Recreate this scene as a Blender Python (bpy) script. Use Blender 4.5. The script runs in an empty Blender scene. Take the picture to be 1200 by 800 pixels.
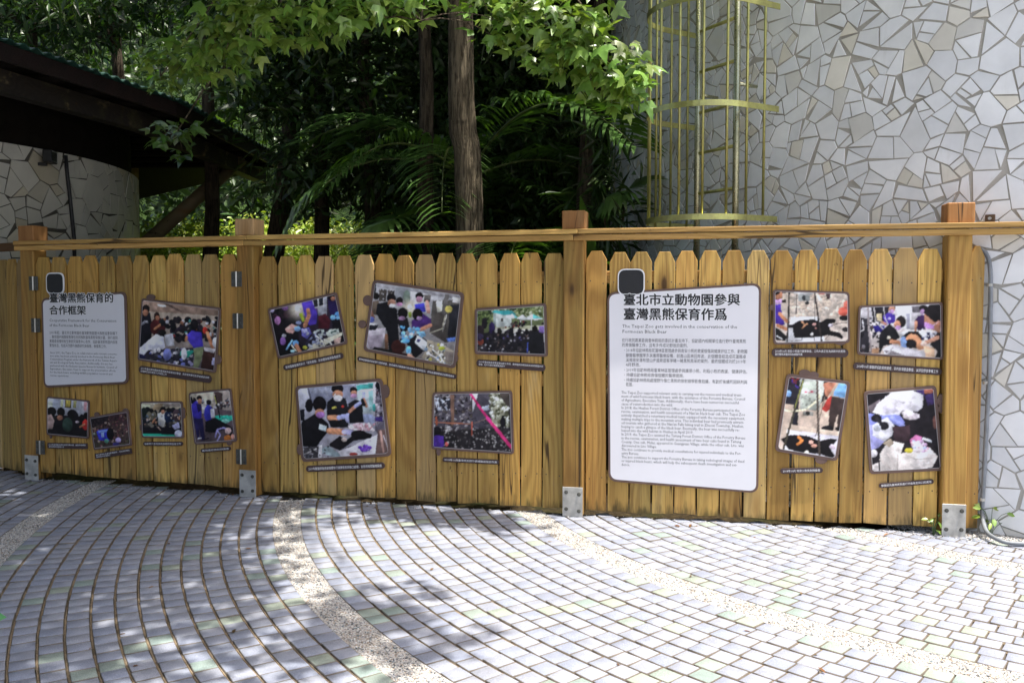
import bpy, bmesh, math, random
import numpy as np
from mathutils import Vector, Matrix

# ------------------------------------------------------------------ camera, sky, sun, exposure
scene = bpy.context.scene
COL = scene.collection
H = 1.42                      # eye height
FPX = 1020.0                  # focal length in pixels of a 1200 px wide frame
PITCH = math.atan(50.0 / FPX)
cam_d = bpy.data.cameras.new('camera')
cam = bpy.data.objects.new('camera', cam_d)
COL.objects.link(cam)
cam.location = (0, 0, H)
cam.rotation_euler = (math.pi / 2 - PITCH, 0, 0)
cam_d.sensor_width = 36.0
cam_d.lens = FPX / 1200 * 36.0
cam_d.clip_end = 2000
scene.camera = cam

SUN_EL = math.radians(72)
SUN_PLAN = Vector((0.90, -0.436)).normalized()
SUN = Vector((SUN_PLAN.x * math.cos(SUN_EL), SUN_PLAN.y * math.cos(SUN_EL), math.sin(SUN_EL)))
world = bpy.data.worlds.new('World')
scene.world = world
world.use_nodes = True
wn = world.node_tree
for n in list(wn.nodes):
    wn.nodes.remove(n)
wo = wn.nodes.new('ShaderNodeOutputWorld')
wb = wn.nodes.new('ShaderNodeBackground')
ws = wn.nodes.new('ShaderNodeTexSky')
ws.sky_type = 'NISHITA'
ws.sun_disc = False
ws.dust_density = 4.5
ws.air_density = 0.75
ws.ozone_density = 0.6
ws.sun_elevation = SUN_EL
ws.sun_rotation = math.atan2(SUN_PLAN.x, SUN_PLAN.y)
wb.inputs['Strength'].default_value = 0.15
wn.links.new(ws.outputs[0], wb.inputs[0])
wn.links.new(wb.outputs[0], wo.inputs[0])
sd = bpy.data.lights.new('sun', 'SUN')
sd.energy = 3.7
sd.angle = math.radians(0.53)
sd.color = (1.0, 0.955, 0.88)
so = bpy.data.objects.new('sun', sd)
COL.objects.link(so)
so.rotation_euler = SUN.to_track_quat('Z', 'Y').to_euler()
so.location = SUN * 30
vs = scene.view_settings
vs.view_transform = 'Standard'
vs.look = 'None'
vs.gamma = 1.0
vs.exposure = 1.17
vs.use_curve_mapping = False
scene.render.engine = 'CYCLES'
scene.cycles.use_denoising = True
scene.cycles.max_bounces = 8
scene.cycles.diffuse_bounces = 5
scene.cycles.transmission_bounces = 4

rng = np.random.default_rng(7)
random.seed(7)

# ------------------------------------------------------------------ helpers
def ray(px, py):
    u = (px - 600) / FPX
    v = (400 - py) / FPX
    return Vector((u, math.cos(PITCH) + v * math.sin(PITCH), -math.sin(PITCH) + v * math.cos(PITCH)))

def at_depth(px, py, Y):
    d = ray(px, py)
    return Vector((0, 0, H)) + d * (Y / d.y)

def on_ground(px, py, z=0.0):
    d = ray(px, py)
    return Vector((0, 0, H)) + d * ((z - H) / d.z)

def s2l(c):
    return c / 12.92 if c <= 0.04045 else ((c + 0.055) / 1.055) ** 2.4

def hexl(s):
    s = s.lstrip('#')
    return tuple(s2l(int(s[i:i + 2], 16) / 255) for i in (0, 2, 4))

def link(o, parent=None):
    COL.objects.link(o)
    if parent is not None:
        o.parent = parent
    return o

def tag(o, label=None, cat=None, group=None, kind=None):
    if label:
        o['label'] = label
    if cat:
        o['category'] = cat
    if group:
        o['group'] = group
    if kind:
        o['kind'] = kind
    return o

def empty(name, loc=(0, 0, 0), rz=0.0, parent=None):
    o = bpy.data.objects.new(name, None)
    o.empty_display_size = 0.1
    o.location = loc
    o.rotation_euler = (0, 0, rz)
    return link(o, parent)

def mesh_np(name, V, F, mats=(), col=None, smooth=False, fmat=None):
    """fast mesh from arrays: V (n,3), F (m,k) with constant k"""
    V = np.ascontiguousarray(V, dtype=np.float32)
    F = np.ascontiguousarray(F, dtype=np.int32)
    me = bpy.data.meshes.new(name)
    me.vertices.add(len(V))
    me.vertices.foreach_set('co', V.ravel())
    m, k = F.shape
    me.loops.add(m * k)
    me.loops.foreach_set('vertex_index', F.ravel())
    me.polygons.add(m)
    me.polygons.foreach_set('loop_start', np.arange(0, m * k, k, dtype=np.int32))
    if fmat is not None:
        me.polygons.foreach_set('material_index', np.asarray(fmat, dtype=np.int32))
    if smooth:
        me.polygons.foreach_set('use_smooth', np.ones(m, dtype=bool))
    for mt in mats:
        me.materials.append(mt)
    if col is not None:
        ca = me.color_attributes.new('Col', 'FLOAT_COLOR', 'POINT')
        c = np.ones((len(V), 4), dtype=np.float32)
        c[:, :3] = col
        ca.data.foreach_set('color', c.ravel())
    me.update(calc_edges=True)
    me.validate()
    return me

class MB:
    """collects polygons of any size"""
    def __init__(self):
        self.v, self.f, self.m = [], [], []

    def add(self, vs_, fs_, mi=0):
        b = len(self.v)
        self.v += [tuple(p) for p in vs_]
        self.f += [tuple(b + i for i in f) for f in fs_]
        self.m += [mi] * len(fs_)

    def box(self, x0, x1, y0, y1, z0, z1, mi=0, bev=0.0, M=None):
        if bev <= 0:
            vs_ = [Vector(p) for p in ((x0, y0, z0), (x1, y0, z0), (x1, y1, z0), (x0, y1, z0),
                                       (x0, y0, z1), (x1, y0, z1), (x1, y1, z1), (x0, y1, z1))]
            fs_ = [(0, 3, 2, 1), (4, 5, 6, 7), (0, 1, 5, 4), (1, 2, 6, 5), (2, 3, 7, 6), (3, 0, 4, 7)]
        else:
            bm = bmesh.new()
            bmesh.ops.create_cube(bm, size=1.0)
            for v in bm.verts:
                v.co = Vector(((x0 + x1) / 2 + v.co.x * (x1 - x0), (y0 + y1) / 2 + v.co.y * (y1 - y0),
                               (z0 + z1) / 2 + v.co.z * (z1 - z0)))
            bmesh.ops.bevel(bm, geom=list(bm.edges), offset=bev, segments=1, affect='EDGES', profile=0.5)
            bm.verts.index_update()
            vs_ = [v.co.copy() for v in bm.verts]
            fs_ = [tuple(v.index for v in f.verts) for f in bm.faces]
            bm.free()
        if M is not None:
            vs_ = [M @ v for v in vs_]
        self.add(vs_, fs_, mi)

    def prism(self, pts, y0, y1, mi=0, bev=0.0):
        """outline pts (x,z) counter-clockwise seen from -y; front at y0 (towards the camera), back at y1"""
        n = len(pts)
        if bev > 0:
            c = np.array(pts)
            cen = c.mean(0)
            ins = []
            for i in range(n):
                a, b, d = c[i - 1], c[i], c[(i + 1) % n]
                e1 = (b - a) / (np.linalg.norm(b - a) + 1e-9)
                e2 = (d - b) / (np.linalg.norm(d - b) + 1e-9)
                nn = np.array([-(e1[1] + e2[1]), e1[0] + e2[0]])
                nn /= (np.linalg.norm(nn) + 1e-9)
                ins.append(b + nn * bev)
            vs_ = [(p[0], y0, p[1]) for p in ins] + [(p[0], y0 + bev, p[1]) for p in pts] + [(p[0], y1, p[1]) for p in pts]
            fs_ = [tuple(range(n))]
            for r in (0, n):
                for i in range(n):
                    j = (i + 1) % n
                    fs_.append((r + i, r + n + i, r + n + j, r + j))
            fs_.append(tuple(2 * n + i for i in reversed(range(n))))
        else:
            vs_ = [(p[0], y0, p[1]) for p in pts] + [(p[0], y1, p[1]) for p in pts]
            fs_ = [tuple(range(n))] + [(i, n + i, n + (i + 1) % n, (i + 1) % n) for i in range(n)]
            fs_.append(tuple(n + i for i in reversed(range(n))))
        self.add(vs_, fs_, mi)

    def tube(self, pts, rad, seg=8, mi=0, caps=True):
        pts = [Vector(p) for p in pts]
        n = len(pts)
        if not hasattr(rad, '__len__'):
            rad = [rad] * n
        b = len(self.v)
        up = Vector((0.31, 0.17, 0.93))
        for i, p in enumerate(pts):
            d = (pts[min(i + 1, n - 1)] - pts[max(i - 1, 0)]).normalized()
            x = d.cross(up)
            if x.length < 1e-3:
                x = d.cross(Vector((1, 0, 0)))
            x.normalize()
            y = d.cross(x).normalized()
            for k in range(seg):
                a = 2 * math.pi * k / seg
                self.v.append(tuple(p + (x * math.cos(a) + y * math.sin(a)) * rad[i]))
        for i in range(n - 1):
            for k in range(seg):
                k2 = (k + 1) % seg
                self.f.append((b + i * seg + k, b + i * seg + k2, b + (i + 1) * seg + k2, b + (i + 1) * seg + k))
                self.m.append(mi)
        if caps:
            self.f.append(tuple(b + k for k in reversed(range(seg))))
            self.f.append(tuple(b + (n - 1) * seg + k for k in range(seg)))
            self.m += [mi, mi]

    def mesh(self, name, mats, smooth=False):
        me = bpy.data.meshes.new(name)
        me.from_pydata(self.v, [], self.f)
        for mt in (mats if isinstance(mats, (list, tuple)) else [mats]):
            me.materials.append(mt)
        me.polygons.foreach_set('material_index', self.m)
        if smooth:
            me.polygons.foreach_set('use_smooth', [True] * len(self.f))
        me.update()
        return me

    def build(self, name, mats, parent=None, loc=(0, 0, 0), rz=0.0, smooth=False):
        o = bpy.data.objects.new(name, self.mesh(name, mats, smooth))
        o.location = loc
        o.rotation_euler = (0, 0, rz)
        return link(o, parent)

# ------------------------------------------------------------------ material helpers
class G:
    def __init__(self, name):
        self.mat = bpy.data.materials.new(name)
        self.mat.use_nodes = True
        self.t = self.mat.node_tree
        for n in list(self.t.nodes):
            self.t.nodes.remove(n)
        self.out = self.t.nodes.new('ShaderNodeOutputMaterial')

    def n(self, typ, props=None, **ins):
        nd = self.t.nodes.new('ShaderNode' + typ)
        for k, v in (props or {}).items():
            setattr(nd, k, v)
        for k, v in ins.items():
            key = int(k[1:]) if k[0] == 'i' and k[1:].isdigit() else k.replace('_', ' ')
            self.set(nd.inputs[key], v)
        return nd

    def set(self, sock, v):
        if isinstance(v, bpy.types.NodeSocket):
            self.t.links.new(v, sock)
        elif isinstance(v, bpy.types.Node):
            self.t.links.new(v.outputs[0], sock)
        else:
            if hasattr(sock.default_value, '__len__') and len(sock.default_value) == 4 and len(v) == 3:
                v = (*v, 1.0)
            sock.default_value = v

    def math(self, op, a, b=0.0, c=None, clamp=False):
        nd = self.n('Math', {'operation': op, 'use_clamp': clamp})
        self.set(nd.inputs[0], a)
        self.set(nd.inputs[1], b)
        if c is not None:
            self.set(nd.inputs[2], c)
        return nd.outputs[0]

    def mix(self, fac, a, b, blend='MIX'):
        nd = self.n('Mix', {'data_type': 'RGBA', 'blend_type': blend})
        self.set(nd.inputs[0], fac)
        self.set(nd.inputs[6], a)
        self.set(nd.inputs[7], b)
        return nd.outputs[2]

    def vmul(self, a, b):
        nd = self.n('VectorMath', {'operation': 'MULTIPLY'})
        self.set(nd.inputs[0], a)
        self.set(nd.inputs[1], b)
        return nd.outputs[0]

    def vadd(self, a, b):
        nd = self.n('VectorMath', {'operation': 'ADD'})
        self.set(nd.inputs[0], a)
        self.set(nd.inputs[1], b)
        return nd.outputs[0]

    def noise(self, vec, scale, detail=3.0, rough=0.55, dist=0.0):
        nd = self.n('TexNoise', Scale=scale, Detail=detail, Roughness=rough, Distortion=dist)
        self.set(nd.inputs['Vector'], vec)
        return nd.outputs[0]

    def ramp(self, fac, stops):
        nd = self.n('ValToRGB')
        cr = nd.color_ramp
        while len(cr.elements) > 1:
            cr.elements.remove(cr.elements[-1])
        for i, (p, c) in enumerate(stops):
            e = cr.elements[0] if i == 0 else cr.elements.new(p)
            e.position = p
            if not hasattr(c, '__len__'):
                c = (c, c, c)
            e.color = (*c[:3], 1.0)
        self.set(nd.inputs[0], fac)
        return nd.outputs[0]

    def smooth(self, v, a, b, to0=0.0, to1=1.0):
        nd = self.n('MapRange', {'interpolation_type': 'SMOOTHSTEP'})
        for i, x in enumerate((v, a, b, to0, to1)):
            self.set(nd.inputs[i], x)
        return nd.outputs[0]

    def finish(self, color, rough=0.7, bump=None, bstr=0.2, bdist=0.01, metal=0.0, spec=0.5, trans=None, tcol=None):
        b = self.n('BsdfPrincipled')
        self.set(b.inputs['Base Color'], color)
        self.set(b.inputs['Roughness'], rough)
        self.set(b.inputs['Metallic'], metal)
        self.set(b.inputs['Specular IOR Level'], spec)
        if bump is not None:
            bp = self.n('Bump', Strength=bstr, Distance=bdist)
            self.set(bp.inputs['Height'], bump)
            self.t.links.new(bp.outputs[0], b.inputs['Normal'])
        sh = b.outputs[0]
        if trans:
            tr = self.n('BsdfTranslucent')
            self.set(tr.inputs[0], tcol if tcol is not None else color)
            mx = self.n('MixShader')
            mx.inputs[0].default_value = trans
            self.t.links.new(sh, mx.inputs[1])
            self.t.links.new(tr.outputs[0], mx.inputs[2])
            sh = mx.outputs[0]
        self.t.links.new(sh, self.out.inputs[0])
        return self.mat

    def obj(self):
        return self.n('TexCoord').outputs['Object']

    def pos(self):
        return self.n('NewGeometry').outputs['Position']

    def rnd(self):
        return self.n('ObjectInfo').outputs['Random']

    def col(self):
        return self.n('Attribute', {'attribute_name': 'Col'}).outputs[0]

def mat_wood(name, lo, hi, alt, axis='z', stain=True, rough=0.68, green=0.35):
    g = G(name)
    o = g.obj()
    r = g.rnd()
    sep = g.n('SeparateXYZ')
    g.set(sep.inputs[0], o)
    x, y, z = sep.outputs[0], sep.outputs[1], sep.outputs[2]
    if axis == 'x':
        x, z = z, x
    off = g.math('MULTIPLY', r, 71.3)
    xo = g.math('ADD', x, g.math('MULTIPLY', r, 3.7))
    zo = g.math('ADD', z, off)
    cb = g.n('CombineXYZ')
    g.set(cb.inputs[0], xo); g.set(cb.inputs[1], y); g.set(cb.inputs[2], zo)
    co = cb.outputs[0]
    fine = g.noise(g.vmul(co, (120, 50, 2.4)), 1.0, 4.0, 0.65)
    med = g.noise(g.vmul(co, (34, 20, 1.1)), 1.0, 3.0, 0.6)
    # growth rings: bands bent by a slow field, so they run up in cathedral figures
    bend = g.noise(g.vmul(co, (4.2, 3, 0.62)), 1.0, 1.5, 0.45)
    ringv = g.math('ADD', g.math('MULTIPLY', bend, 11.0), g.math('MULTIPLY', xo, 20.0))
    ring = g.math('FRACT', ringv)
    ringp = g.smooth(g.math('ABSOLUTE', g.math('SUBTRACT', ring, 0.55)), 0.05, 0.42, 1.0, 0.0)
    # knots
    vk = g.n('TexVoronoi', {'feature': 'F1'}, Scale=1.0, Randomness=1.0)
    g.set(vk.inputs['Vector'], g.vmul(co, (5.2, 0.0, 1.75)))
    kd = g.math('ADD', vk.outputs['Distance'], g.math('MULTIPLY', g.math('SUBTRACT', med, 0.5), 0.10))
    ksel = g.n('SeparateColor')
    g.set(ksel.inputs[0], vk.outputs['Color'])
    kon = g.smooth(ksel.outputs[0], 0.42, 0.5)
    knot = g.math('MULTIPLY', g.smooth(kd, 0.05, 0.13, 1.0, 0.0), kon)
    halo = g.math('MULTIPLY', g.smooth(kd, 0.08, 0.32, 1.0, 0.0), kon)
    base = g.mix(g.smooth(g.math('FRACT', g.math('MULTIPLY', r, 7.77)), 0.1, 0.9), hi, alt)
    c = g.mix(g.math('MULTIPLY', ringp, 0.40), base, lo)
    tone = g.noise(g.vmul(co, (16, 10, 0.55)), 1.0, 3.0, 0.6)
    c = g.mix(g.smooth(tone, 0.48, 0.74, 0.0, 0.36), c, tuple(0.6 * v for v in alt))
    c = g.mix(g.smooth(fine, 0.48, 0.68, 0.0, 0.5), c, lo)
    hue = g.math('FRACT', g.math('MULTIPLY', r, 29.17))
    c = g.mix(g.smooth(hue, 0.62, 0.95, 0.0, 0.42), c, (0.46, 0.36, 0.20))
    c = g.mix(g.smooth(hue, 0.0, 0.3, 0.38, 0.0), c, (0.42, 0.20, 0.055))
    big = g.noise(g.vmul(co, (6, 4, 1.4)), 1.0, 4.0, 0.6)
    c = g.mix(g.smooth(big, 0.56, 0.76, 0.0, 0.42), c, (0.56, 0.43, 0.22))          # bleached patches
    grn = g.noise(g.vadd(g.vmul(co, (4.0, 4, 0.9)), (11.0, 3.0, 5.0)), 1.0, 3.0, 0.6)
    c = g.mix(g.smooth(grn, 0.5, 0.72, 0.0, green), c, (0.26, 0.25, 0.07))        # treatment green
    c = g.mix(g.math('MULTIPLY', halo, 0.6), c, (0.20, 0.095, 0.022))
    c = g.mix(g.math('MULTIPLY', knot, 0.9), c, (0.055, 0.026, 0.010))
    # thin dark checks along the grain
    chk = g.noise(g.vmul(co, (46, 20, 0.8)), 1.0, 2.0, 0.5)
    c = g.mix(g.smooth(chk, 0.70, 0.78, 0.0, 0.4), c, (0.08, 0.04, 0.015))
    # drying cracks: long thin lines that wander with the grain
    ck = g.math('ABSOLUTE', g.math('SUBTRACT', g.noise(g.vmul(co, (9.0, 9.0, 0.42)), 1.0, 2.0, 0.4), 0.5))
    cm = g.smooth(g.noise(g.vmul(co, (7, 7, 1.1)), 1.0, 1.0), 0.5, 0.6)
    c = g.mix(g.math('MULTIPLY', g.smooth(ck, 0.003, 0.009, 0.85, 0.0), cm), c, (0.04, 0.022, 0.010))
    sp = g.noise(g.vmul(co, (26, 26, 16)), 1.0, 2.0, 0.6)
    c = g.mix(g.smooth(sp, 0.70, 0.78, 0.0, 0.75), c, (0.06, 0.035, 0.015))
    if stain:   # mildew that has crept up from the wet foot in tongues
        tongue = g.noise(g.vmul(co, (20, 10, 4.0)), 1.0, 3.0, 0.65)
        reach = g.math('MULTIPLY', tongue, 0.34)
        st = g.smooth(g.math('SUBTRACT', reach, g.math('MULTIPLY', z, 0.95)), 0.10, 0.20, 0.0, 0.75)
        c = g.mix(st, c, (0.045, 0.042, 0.016))
    lum = g.smooth(g.math('FRACT', g.math('MULTIPLY', r, 13.37)), 0.0, 1.0, 0.72, 1.25)
    lc = g.n('CombineXYZ')
    for k_ in range(3):
        g.set(lc.inputs[k_], lum)
    c = g.mix(1.0, c, lc.outputs[0], 'MULTIPLY')
    bump = g.math('ADD', g.math('MULTIPLY', fine, 0.6), g.math('MULTIPLY', ringp, -0.3))
    return g.finish(c, rough, bump, 0.55, 0.004, spec=0.3)

# ------------------------------------------------------------------ materials
M_WOOD = mat_wood('treated pine picket', (0.21, 0.098, 0.021), (0.62, 0.405, 0.115), (0.51, 0.29, 0.07), green=0.22)
M_POST = mat_wood('treated pine post', (0.18, 0.08, 0.017), (0.50, 0.31, 0.08), (0.40, 0.195, 0.045), rough=0.65, green=0.3)
M_CAP = mat_wood('reddish pine cap', (0.20, 0.08, 0.022), (0.42, 0.21, 0.075), (0.34, 0.15, 0.055), stain=False, green=0.05)
M_RAIL = mat_wood('treated pine rail', (0.26, 0.135, 0.032), (0.66, 0.43, 0.14), (0.56, 0.33, 0.095), axis='x', stain=False, green=0.15)
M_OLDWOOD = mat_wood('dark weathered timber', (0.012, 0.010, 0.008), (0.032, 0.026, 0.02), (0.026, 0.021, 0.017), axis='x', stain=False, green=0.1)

def mat_plain(name, c, rough=0.6, metal=0.0, var=0.25, scale=9.0, bstr=0.1, spec=0.5):
    g = G(name)
    p = g.pos()
    nz = g.noise(p, scale, 4.0, 0.6)
    n2 = g.noise(p, scale * 11, 2.0, 0.6)
    lo = tuple(v * (1 - var) for v in c)
    hi = tuple(min(1.0, v * (1 + var * 0.6)) for v in c)
    cc = g.mix(g.smooth(nz, 0.3, 0.7), lo, hi)
    return g.finish(cc, g.smooth(n2, 0.3, 0.7, rough * 0.85, min(1, rough * 1.15)), n2, bstr, 0.003, metal=metal, spec=spec)

M_NAIL = mat_plain('nail', (0.10, 0.085, 0.07), 0.5, 0.6)
M_GALV = mat_plain('galvanised plate', (0.50, 0.49, 0.45), 0.5, 0.35, 0.25, 14)
M_HINGE = mat_plain('dull hinge steel', (0.12, 0.12, 0.105), 0.5, 0.5, 0.3, 30)
M_PIN = mat_plain('bright hinge pin', (0.62, 0.61, 0.56), 0.35, 0.7)
M_CONDUIT = mat_plain('grey plastic conduit', (0.22, 0.24, 0.26), 0.5)
M_BRASS = mat_plain('brown steel bracket', (0.16, 0.10, 0.06), 0.5, 0.5)
M_FRAME = mat_plain('brown board edge', (0.15, 0.095, 0.078), 0.55, 0, 0.12, spec=0.3)
M_CAPTION = mat_plain('dark brown caption plate', (0.07, 0.046, 0.045), 0.55, 0, 0.12, spec=0.25)
M_PANEL = mat_plain('white printed panel', (0.80, 0.79, 0.82), 0.42, 0, 0.03, 3, 0.02)
M_INK = mat_plain('black ink', (0.012, 0.012, 0.014), 0.5, 0, 0.1)
M_GREYINK = mat_plain('grey ink', (0.03, 0.028, 0.03), 0.5, 0, 0.1)
M_WHITEINK = mat_plain('white ink', (0.85, 0.85, 0.86), 0.5, 0, 0.03)
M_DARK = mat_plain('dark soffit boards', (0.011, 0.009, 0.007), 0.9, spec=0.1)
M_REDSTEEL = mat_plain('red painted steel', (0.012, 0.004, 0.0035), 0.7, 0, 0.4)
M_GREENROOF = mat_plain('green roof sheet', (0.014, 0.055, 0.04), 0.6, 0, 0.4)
M_BLACK = mat_plain('black housing', (0.02, 0.02, 0.022), 0.5)

def mat_lamp_glass():
    g = G('floodlight lens')
    return g.finish((0.45, 0.47, 0.48), 0.15, spec=0.8)
M_LENS = mat_lamp_glass()

def mat_print():
    g = G('printed photograph')
    c = g.col()
    nz = g.noise(g.pos(), 900.0, 1.0, 0.5)
    c = g.mix(0.10, c, g.mix(1.0, c, g.ramp(nz, [(0.3, 0.35), (0.7, 1.6)]), 'MULTIPLY'))
    return g.finish(c, 0.5, spec=0.22)
M_PRINT = mat_print()

def mat_paver():
    g = G('granite paver')
    c = g.col()
    p = g.pos()
    n1 = g.noise(p, 330.0, 3.0, 0.7)
    n2 = g.noise(p, 6.0, 4.0, 0.6)
    n3 = g.noise(p, 38.0, 4.0, 0.65)
    c = g.mix(1.0, c, g.ramp(n1, [(0.32, 0.62), (0.5, 1.0), (0.72, 1.45)]), 'MULTIPLY')
    c = g.mix(1.0, c, g.ramp(n2, [(0.3, 0.8), (0.7, 1.15)]), 'MULTIPLY')
    c = g.mix(g.smooth(n3, 0.58, 0.74, 0.0, 0.35), c, (0.20, 0.18, 0.15))
    return g.finish(c, 0.78, n1, 0.35, 0.003, spec=0.3)
M_PAVER = mat_paver()

def mat_sand():
    g = G('joint sand')
    p = g.pos()
    n1 = g.noise(p, 260.0, 3.0, 0.7)
    n2 = g.noise(p, 5.0, 3.0, 0.6)
    c = g.ramp(n1, [(0.3, (0.10, 0.07, 0.045)), (0.5, (0.32, 0.245, 0.16)), (0.7, (0.46, 0.37, 0.26))])
    c = g.mix(g.smooth(n2, 0.5, 0.68, 0.0, 0.7), c, (0.09, 0.075, 0.05))
    return g.finish(c, 0.95, n1, 0.6, 0.004, spec=0.1)
M_SAND = mat_sand()
M_BED = mat_plain('dark joint bed', (0.035, 0.03, 0.026), 0.95, 0, 0.3, 40)

def mat_aggregate():
    g = G('washed aggregate')
    p = g.pos()
    v = g.n('TexVoronoi', {'feature': 'F1'}, Scale=150.0, Randomness=1.0)
    g.set(v.inputs['Vector'], p)
    s = g.n('SeparateColor')
    g.set(s.inputs[0], v.outputs['Color'])
    c = g.ramp(s.outputs[0], [(0.0, (0.07, 0.08, 0.09)), (0.22, (0.30, 0.29, 0.28)), (0.4, (0.50, 0.48, 0.44)),
                              (0.7, (0.58, 0.56, 0.53)), (0.9, (0.45, 0.34, 0.24)), (1.0, (0.75, 0.73, 0.70))])
    n2 = g.noise(p, 2.3, 4.0, 0.6)
    c = g.mix(g.smooth(n2, 0.5, 0.66, 0.0, 0.35), c, (0.22, 0.17, 0.11))
    return g.finish(c, 0.8, v.outputs['Distance'], 0.8, 0.006, spec=0.3)
M_AGG = mat_aggregate()

def mat_colattr(name, rough=0.7, spec=0.35, ns=120.0, amp=0.25):
    g = G(name)
    c = g.col()
    n1 = g.noise(g.pos(), ns, 3.0, 0.6)
    c = g.mix(1.0, c, g.ramp(n1, [(0.3, 1 - amp), (0.7, 1 + amp)]), 'MULTIPLY')
    return g.finish(c, rough, n1, 0.15, 0.002, spec=spec)
M_PEBBLE = mat_colattr('pebble', 0.6)

def mat_tile():
    g = G('broken ceramic tile')
    c = g.col()
    p = g.pos()
    n1 = g.noise(p, 3.0, 4.0, 0.6)
    n2 = g.noise(g.vmul(p, (9, 9, 1.6)), 1.0, 4.0, 0.65)
    c = g.mix(1.0, c, g.ramp(n1, [(0.3, 0.86), (0.7, 1.07)]), 'MULTIPLY')
    c = g.mix(g.smooth(n2, 0.6, 0.8, 0.0, 0.22), c, (0.34, 0.32, 0.24))     # rain streak grime
    return g.finish(c, g.smooth(n1, 0.3, 0.7, 0.36, 0.5), g.noise(p, 28.0, 2.0), 0.06, 0.004, spec=0.5)
M_TILE = mat_tile()

def mat_grout(name='tile grout', c0=(0.38, 0.36, 0.32), c1=(0.54, 0.51, 0.46)):
    g = G(name)
    p = g.pos()
    n1 = g.noise(p, 90.0, 3.0, 0.7)
    n2 = g.noise(p, 2.5, 3.0, 0.6)
    c = g.mix(n1, c0, c1)
    c = g.mix(g.smooth(n2, 0.45, 0.7, 0.0, 0.45), c, (0.17, 0.16, 0.13))
    return g.finish(c, 0.95, n1, 0.5, 0.004, spec=0.1)
M_GROUT = mat_grout()

def mat_soil():
    g = G('leaf litter soil')
    p = g.pos()
    n1 = g.noise(p, 25.0, 4.0, 0.7)
    n2 = g.noise(p, 1.2, 3.0, 0.6)
    c = g.ramp(n1, [(0.3, (0.018, 0.013, 0.008)), (0.55, (0.055, 0.04, 0.022)), (0.75, (0.11, 0.08, 0.04))])
    c = g.mix(g.smooth(n2, 0.45, 0.65, 0, 0.6), c, (0.03, 0.045, 0.012))
    return g.finish(c, 0.95, n1, 0.8, 0.03, spec=0.1)
M_SOIL = mat_soil()

def mat_leaf(name, tint=(1, 1, 1), trans=0.35, rough=0.42, spec=0.45, tc=(1.5, 1.7, 0.45)):
    g = G(name)
    c = g.col()
    n1 = g.noise(g.pos(), 14.0, 3.0, 0.6)
    c = g.mix(1.0, c, g.ramp(n1, [(0.3, tuple(0.72 * v for v in tint)), (0.7, tuple(1.25 * v for v in tint))]), 'MULTIPLY')
    tcol = g.mix(1.0, c, tc, 'MULTIPLY')
    return g.finish(c, rough, spec=spec, trans=trans, tcol=tcol)
M_MAPLE = mat_leaf('maple leaf', trans=0.24, rough=0.33, spec=0.6, tc=(1.3, 1.5, 0.4))
M_LEAF = mat_leaf('dark evergreen leaf', trans=0.25, rough=0.38)
M_PALM = mat_leaf('palm leaflet', trans=0.22, rough=0.33, spec=0.5)

def mat_bark(name, lo, hi):  # ridged
    g = G(name)
    p = g.pos()
    v = g.n('TexVoronoi', {'feature': 'DISTANCE_TO_EDGE'}, Scale=1.0)
    g.set(v.inputs['Vector'], g.vadd(g.vmul(p, (30, 30, 5)), g.vmul(g.n('TexNoise', Scale=18.0).outputs[1], (1.3, 1.3, 1.3))))
    n1 = g.noise(g.vmul(p, (40, 40, 12)), 1.0, 4.0, 0.65)
    crack = g.smooth(g.noise(g.vmul(p, (46, 46, 4.5)), 1.0, 4.0, 0.7, 0.6), 0.36, 0.56)
    c = g.mix(n1, lo, hi)
    c = g.mix(crack, tuple(x * 0.5 for x in lo), c)
    band = g.noise(g.vmul(p, (3, 3, 9)), 1.0, 3.0, 0.6)
    c = g.mix(g.smooth(band, 0.56, 0.72, 0.0, 0.55), c, tuple(x * 0.45 for x in lo))
    hgt = g.math('ADD', crack, g.math('MULTIPLY', n1, 0.6))
    return g.finish(c, 0.9, hgt, 0.9, 0.012, spec=0.15)
M_BARK = mat_bark('grey brown bark', (0.085, 0.066, 0.042), (0.20, 0.165, 0.11))
M_BARKD = mat_bark('dark bark', (0.05, 0.038, 0.026), (0.12, 0.095, 0.065))

def mat_cage():
    g = G('brass tinted steel')
    p = g.pos()
    n1 = g.noise(p, 16.0, 4.0, 0.65)
    c = g.mix(g.smooth(n1, 0.35, 0.7), (0.50, 0.50, 0.17), (0.38, 0.36, 0.14))
    c = g.mix(g.smooth(g.noise(p, 60.0, 3.0), 0.58, 0.75, 0, 0.5), c, (0.20, 0.15, 0.05))
    return g.finish(c, 0.32, metal=0.6, spec=0.6)
M_CAGE = mat_cage()
M_STAIN = mat_plain('stainless rail', (0.45, 0.45, 0.30), 0.3, 0.85, 0.2, 8)

# ------------------------------------------------------------------ ground and paving
gm = mesh_np('ground', [(-150, -150, -0.045), (150, -150, -0.045), (150, 250, -0.045), (-150, 250, -0.045)], [(0, 1, 2, 3)], [M_SOIL])
tag(link(bpy.data.objects.new('ground', gm)), kind='structure')

# fence plan: front base centres of the posts, left to right
PB = [Vector((-3.769, 6.779)), Vector((-1.894, 6.188)), Vector((0.396, 5.624)), Vector((2.644, 5.153))]

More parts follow.
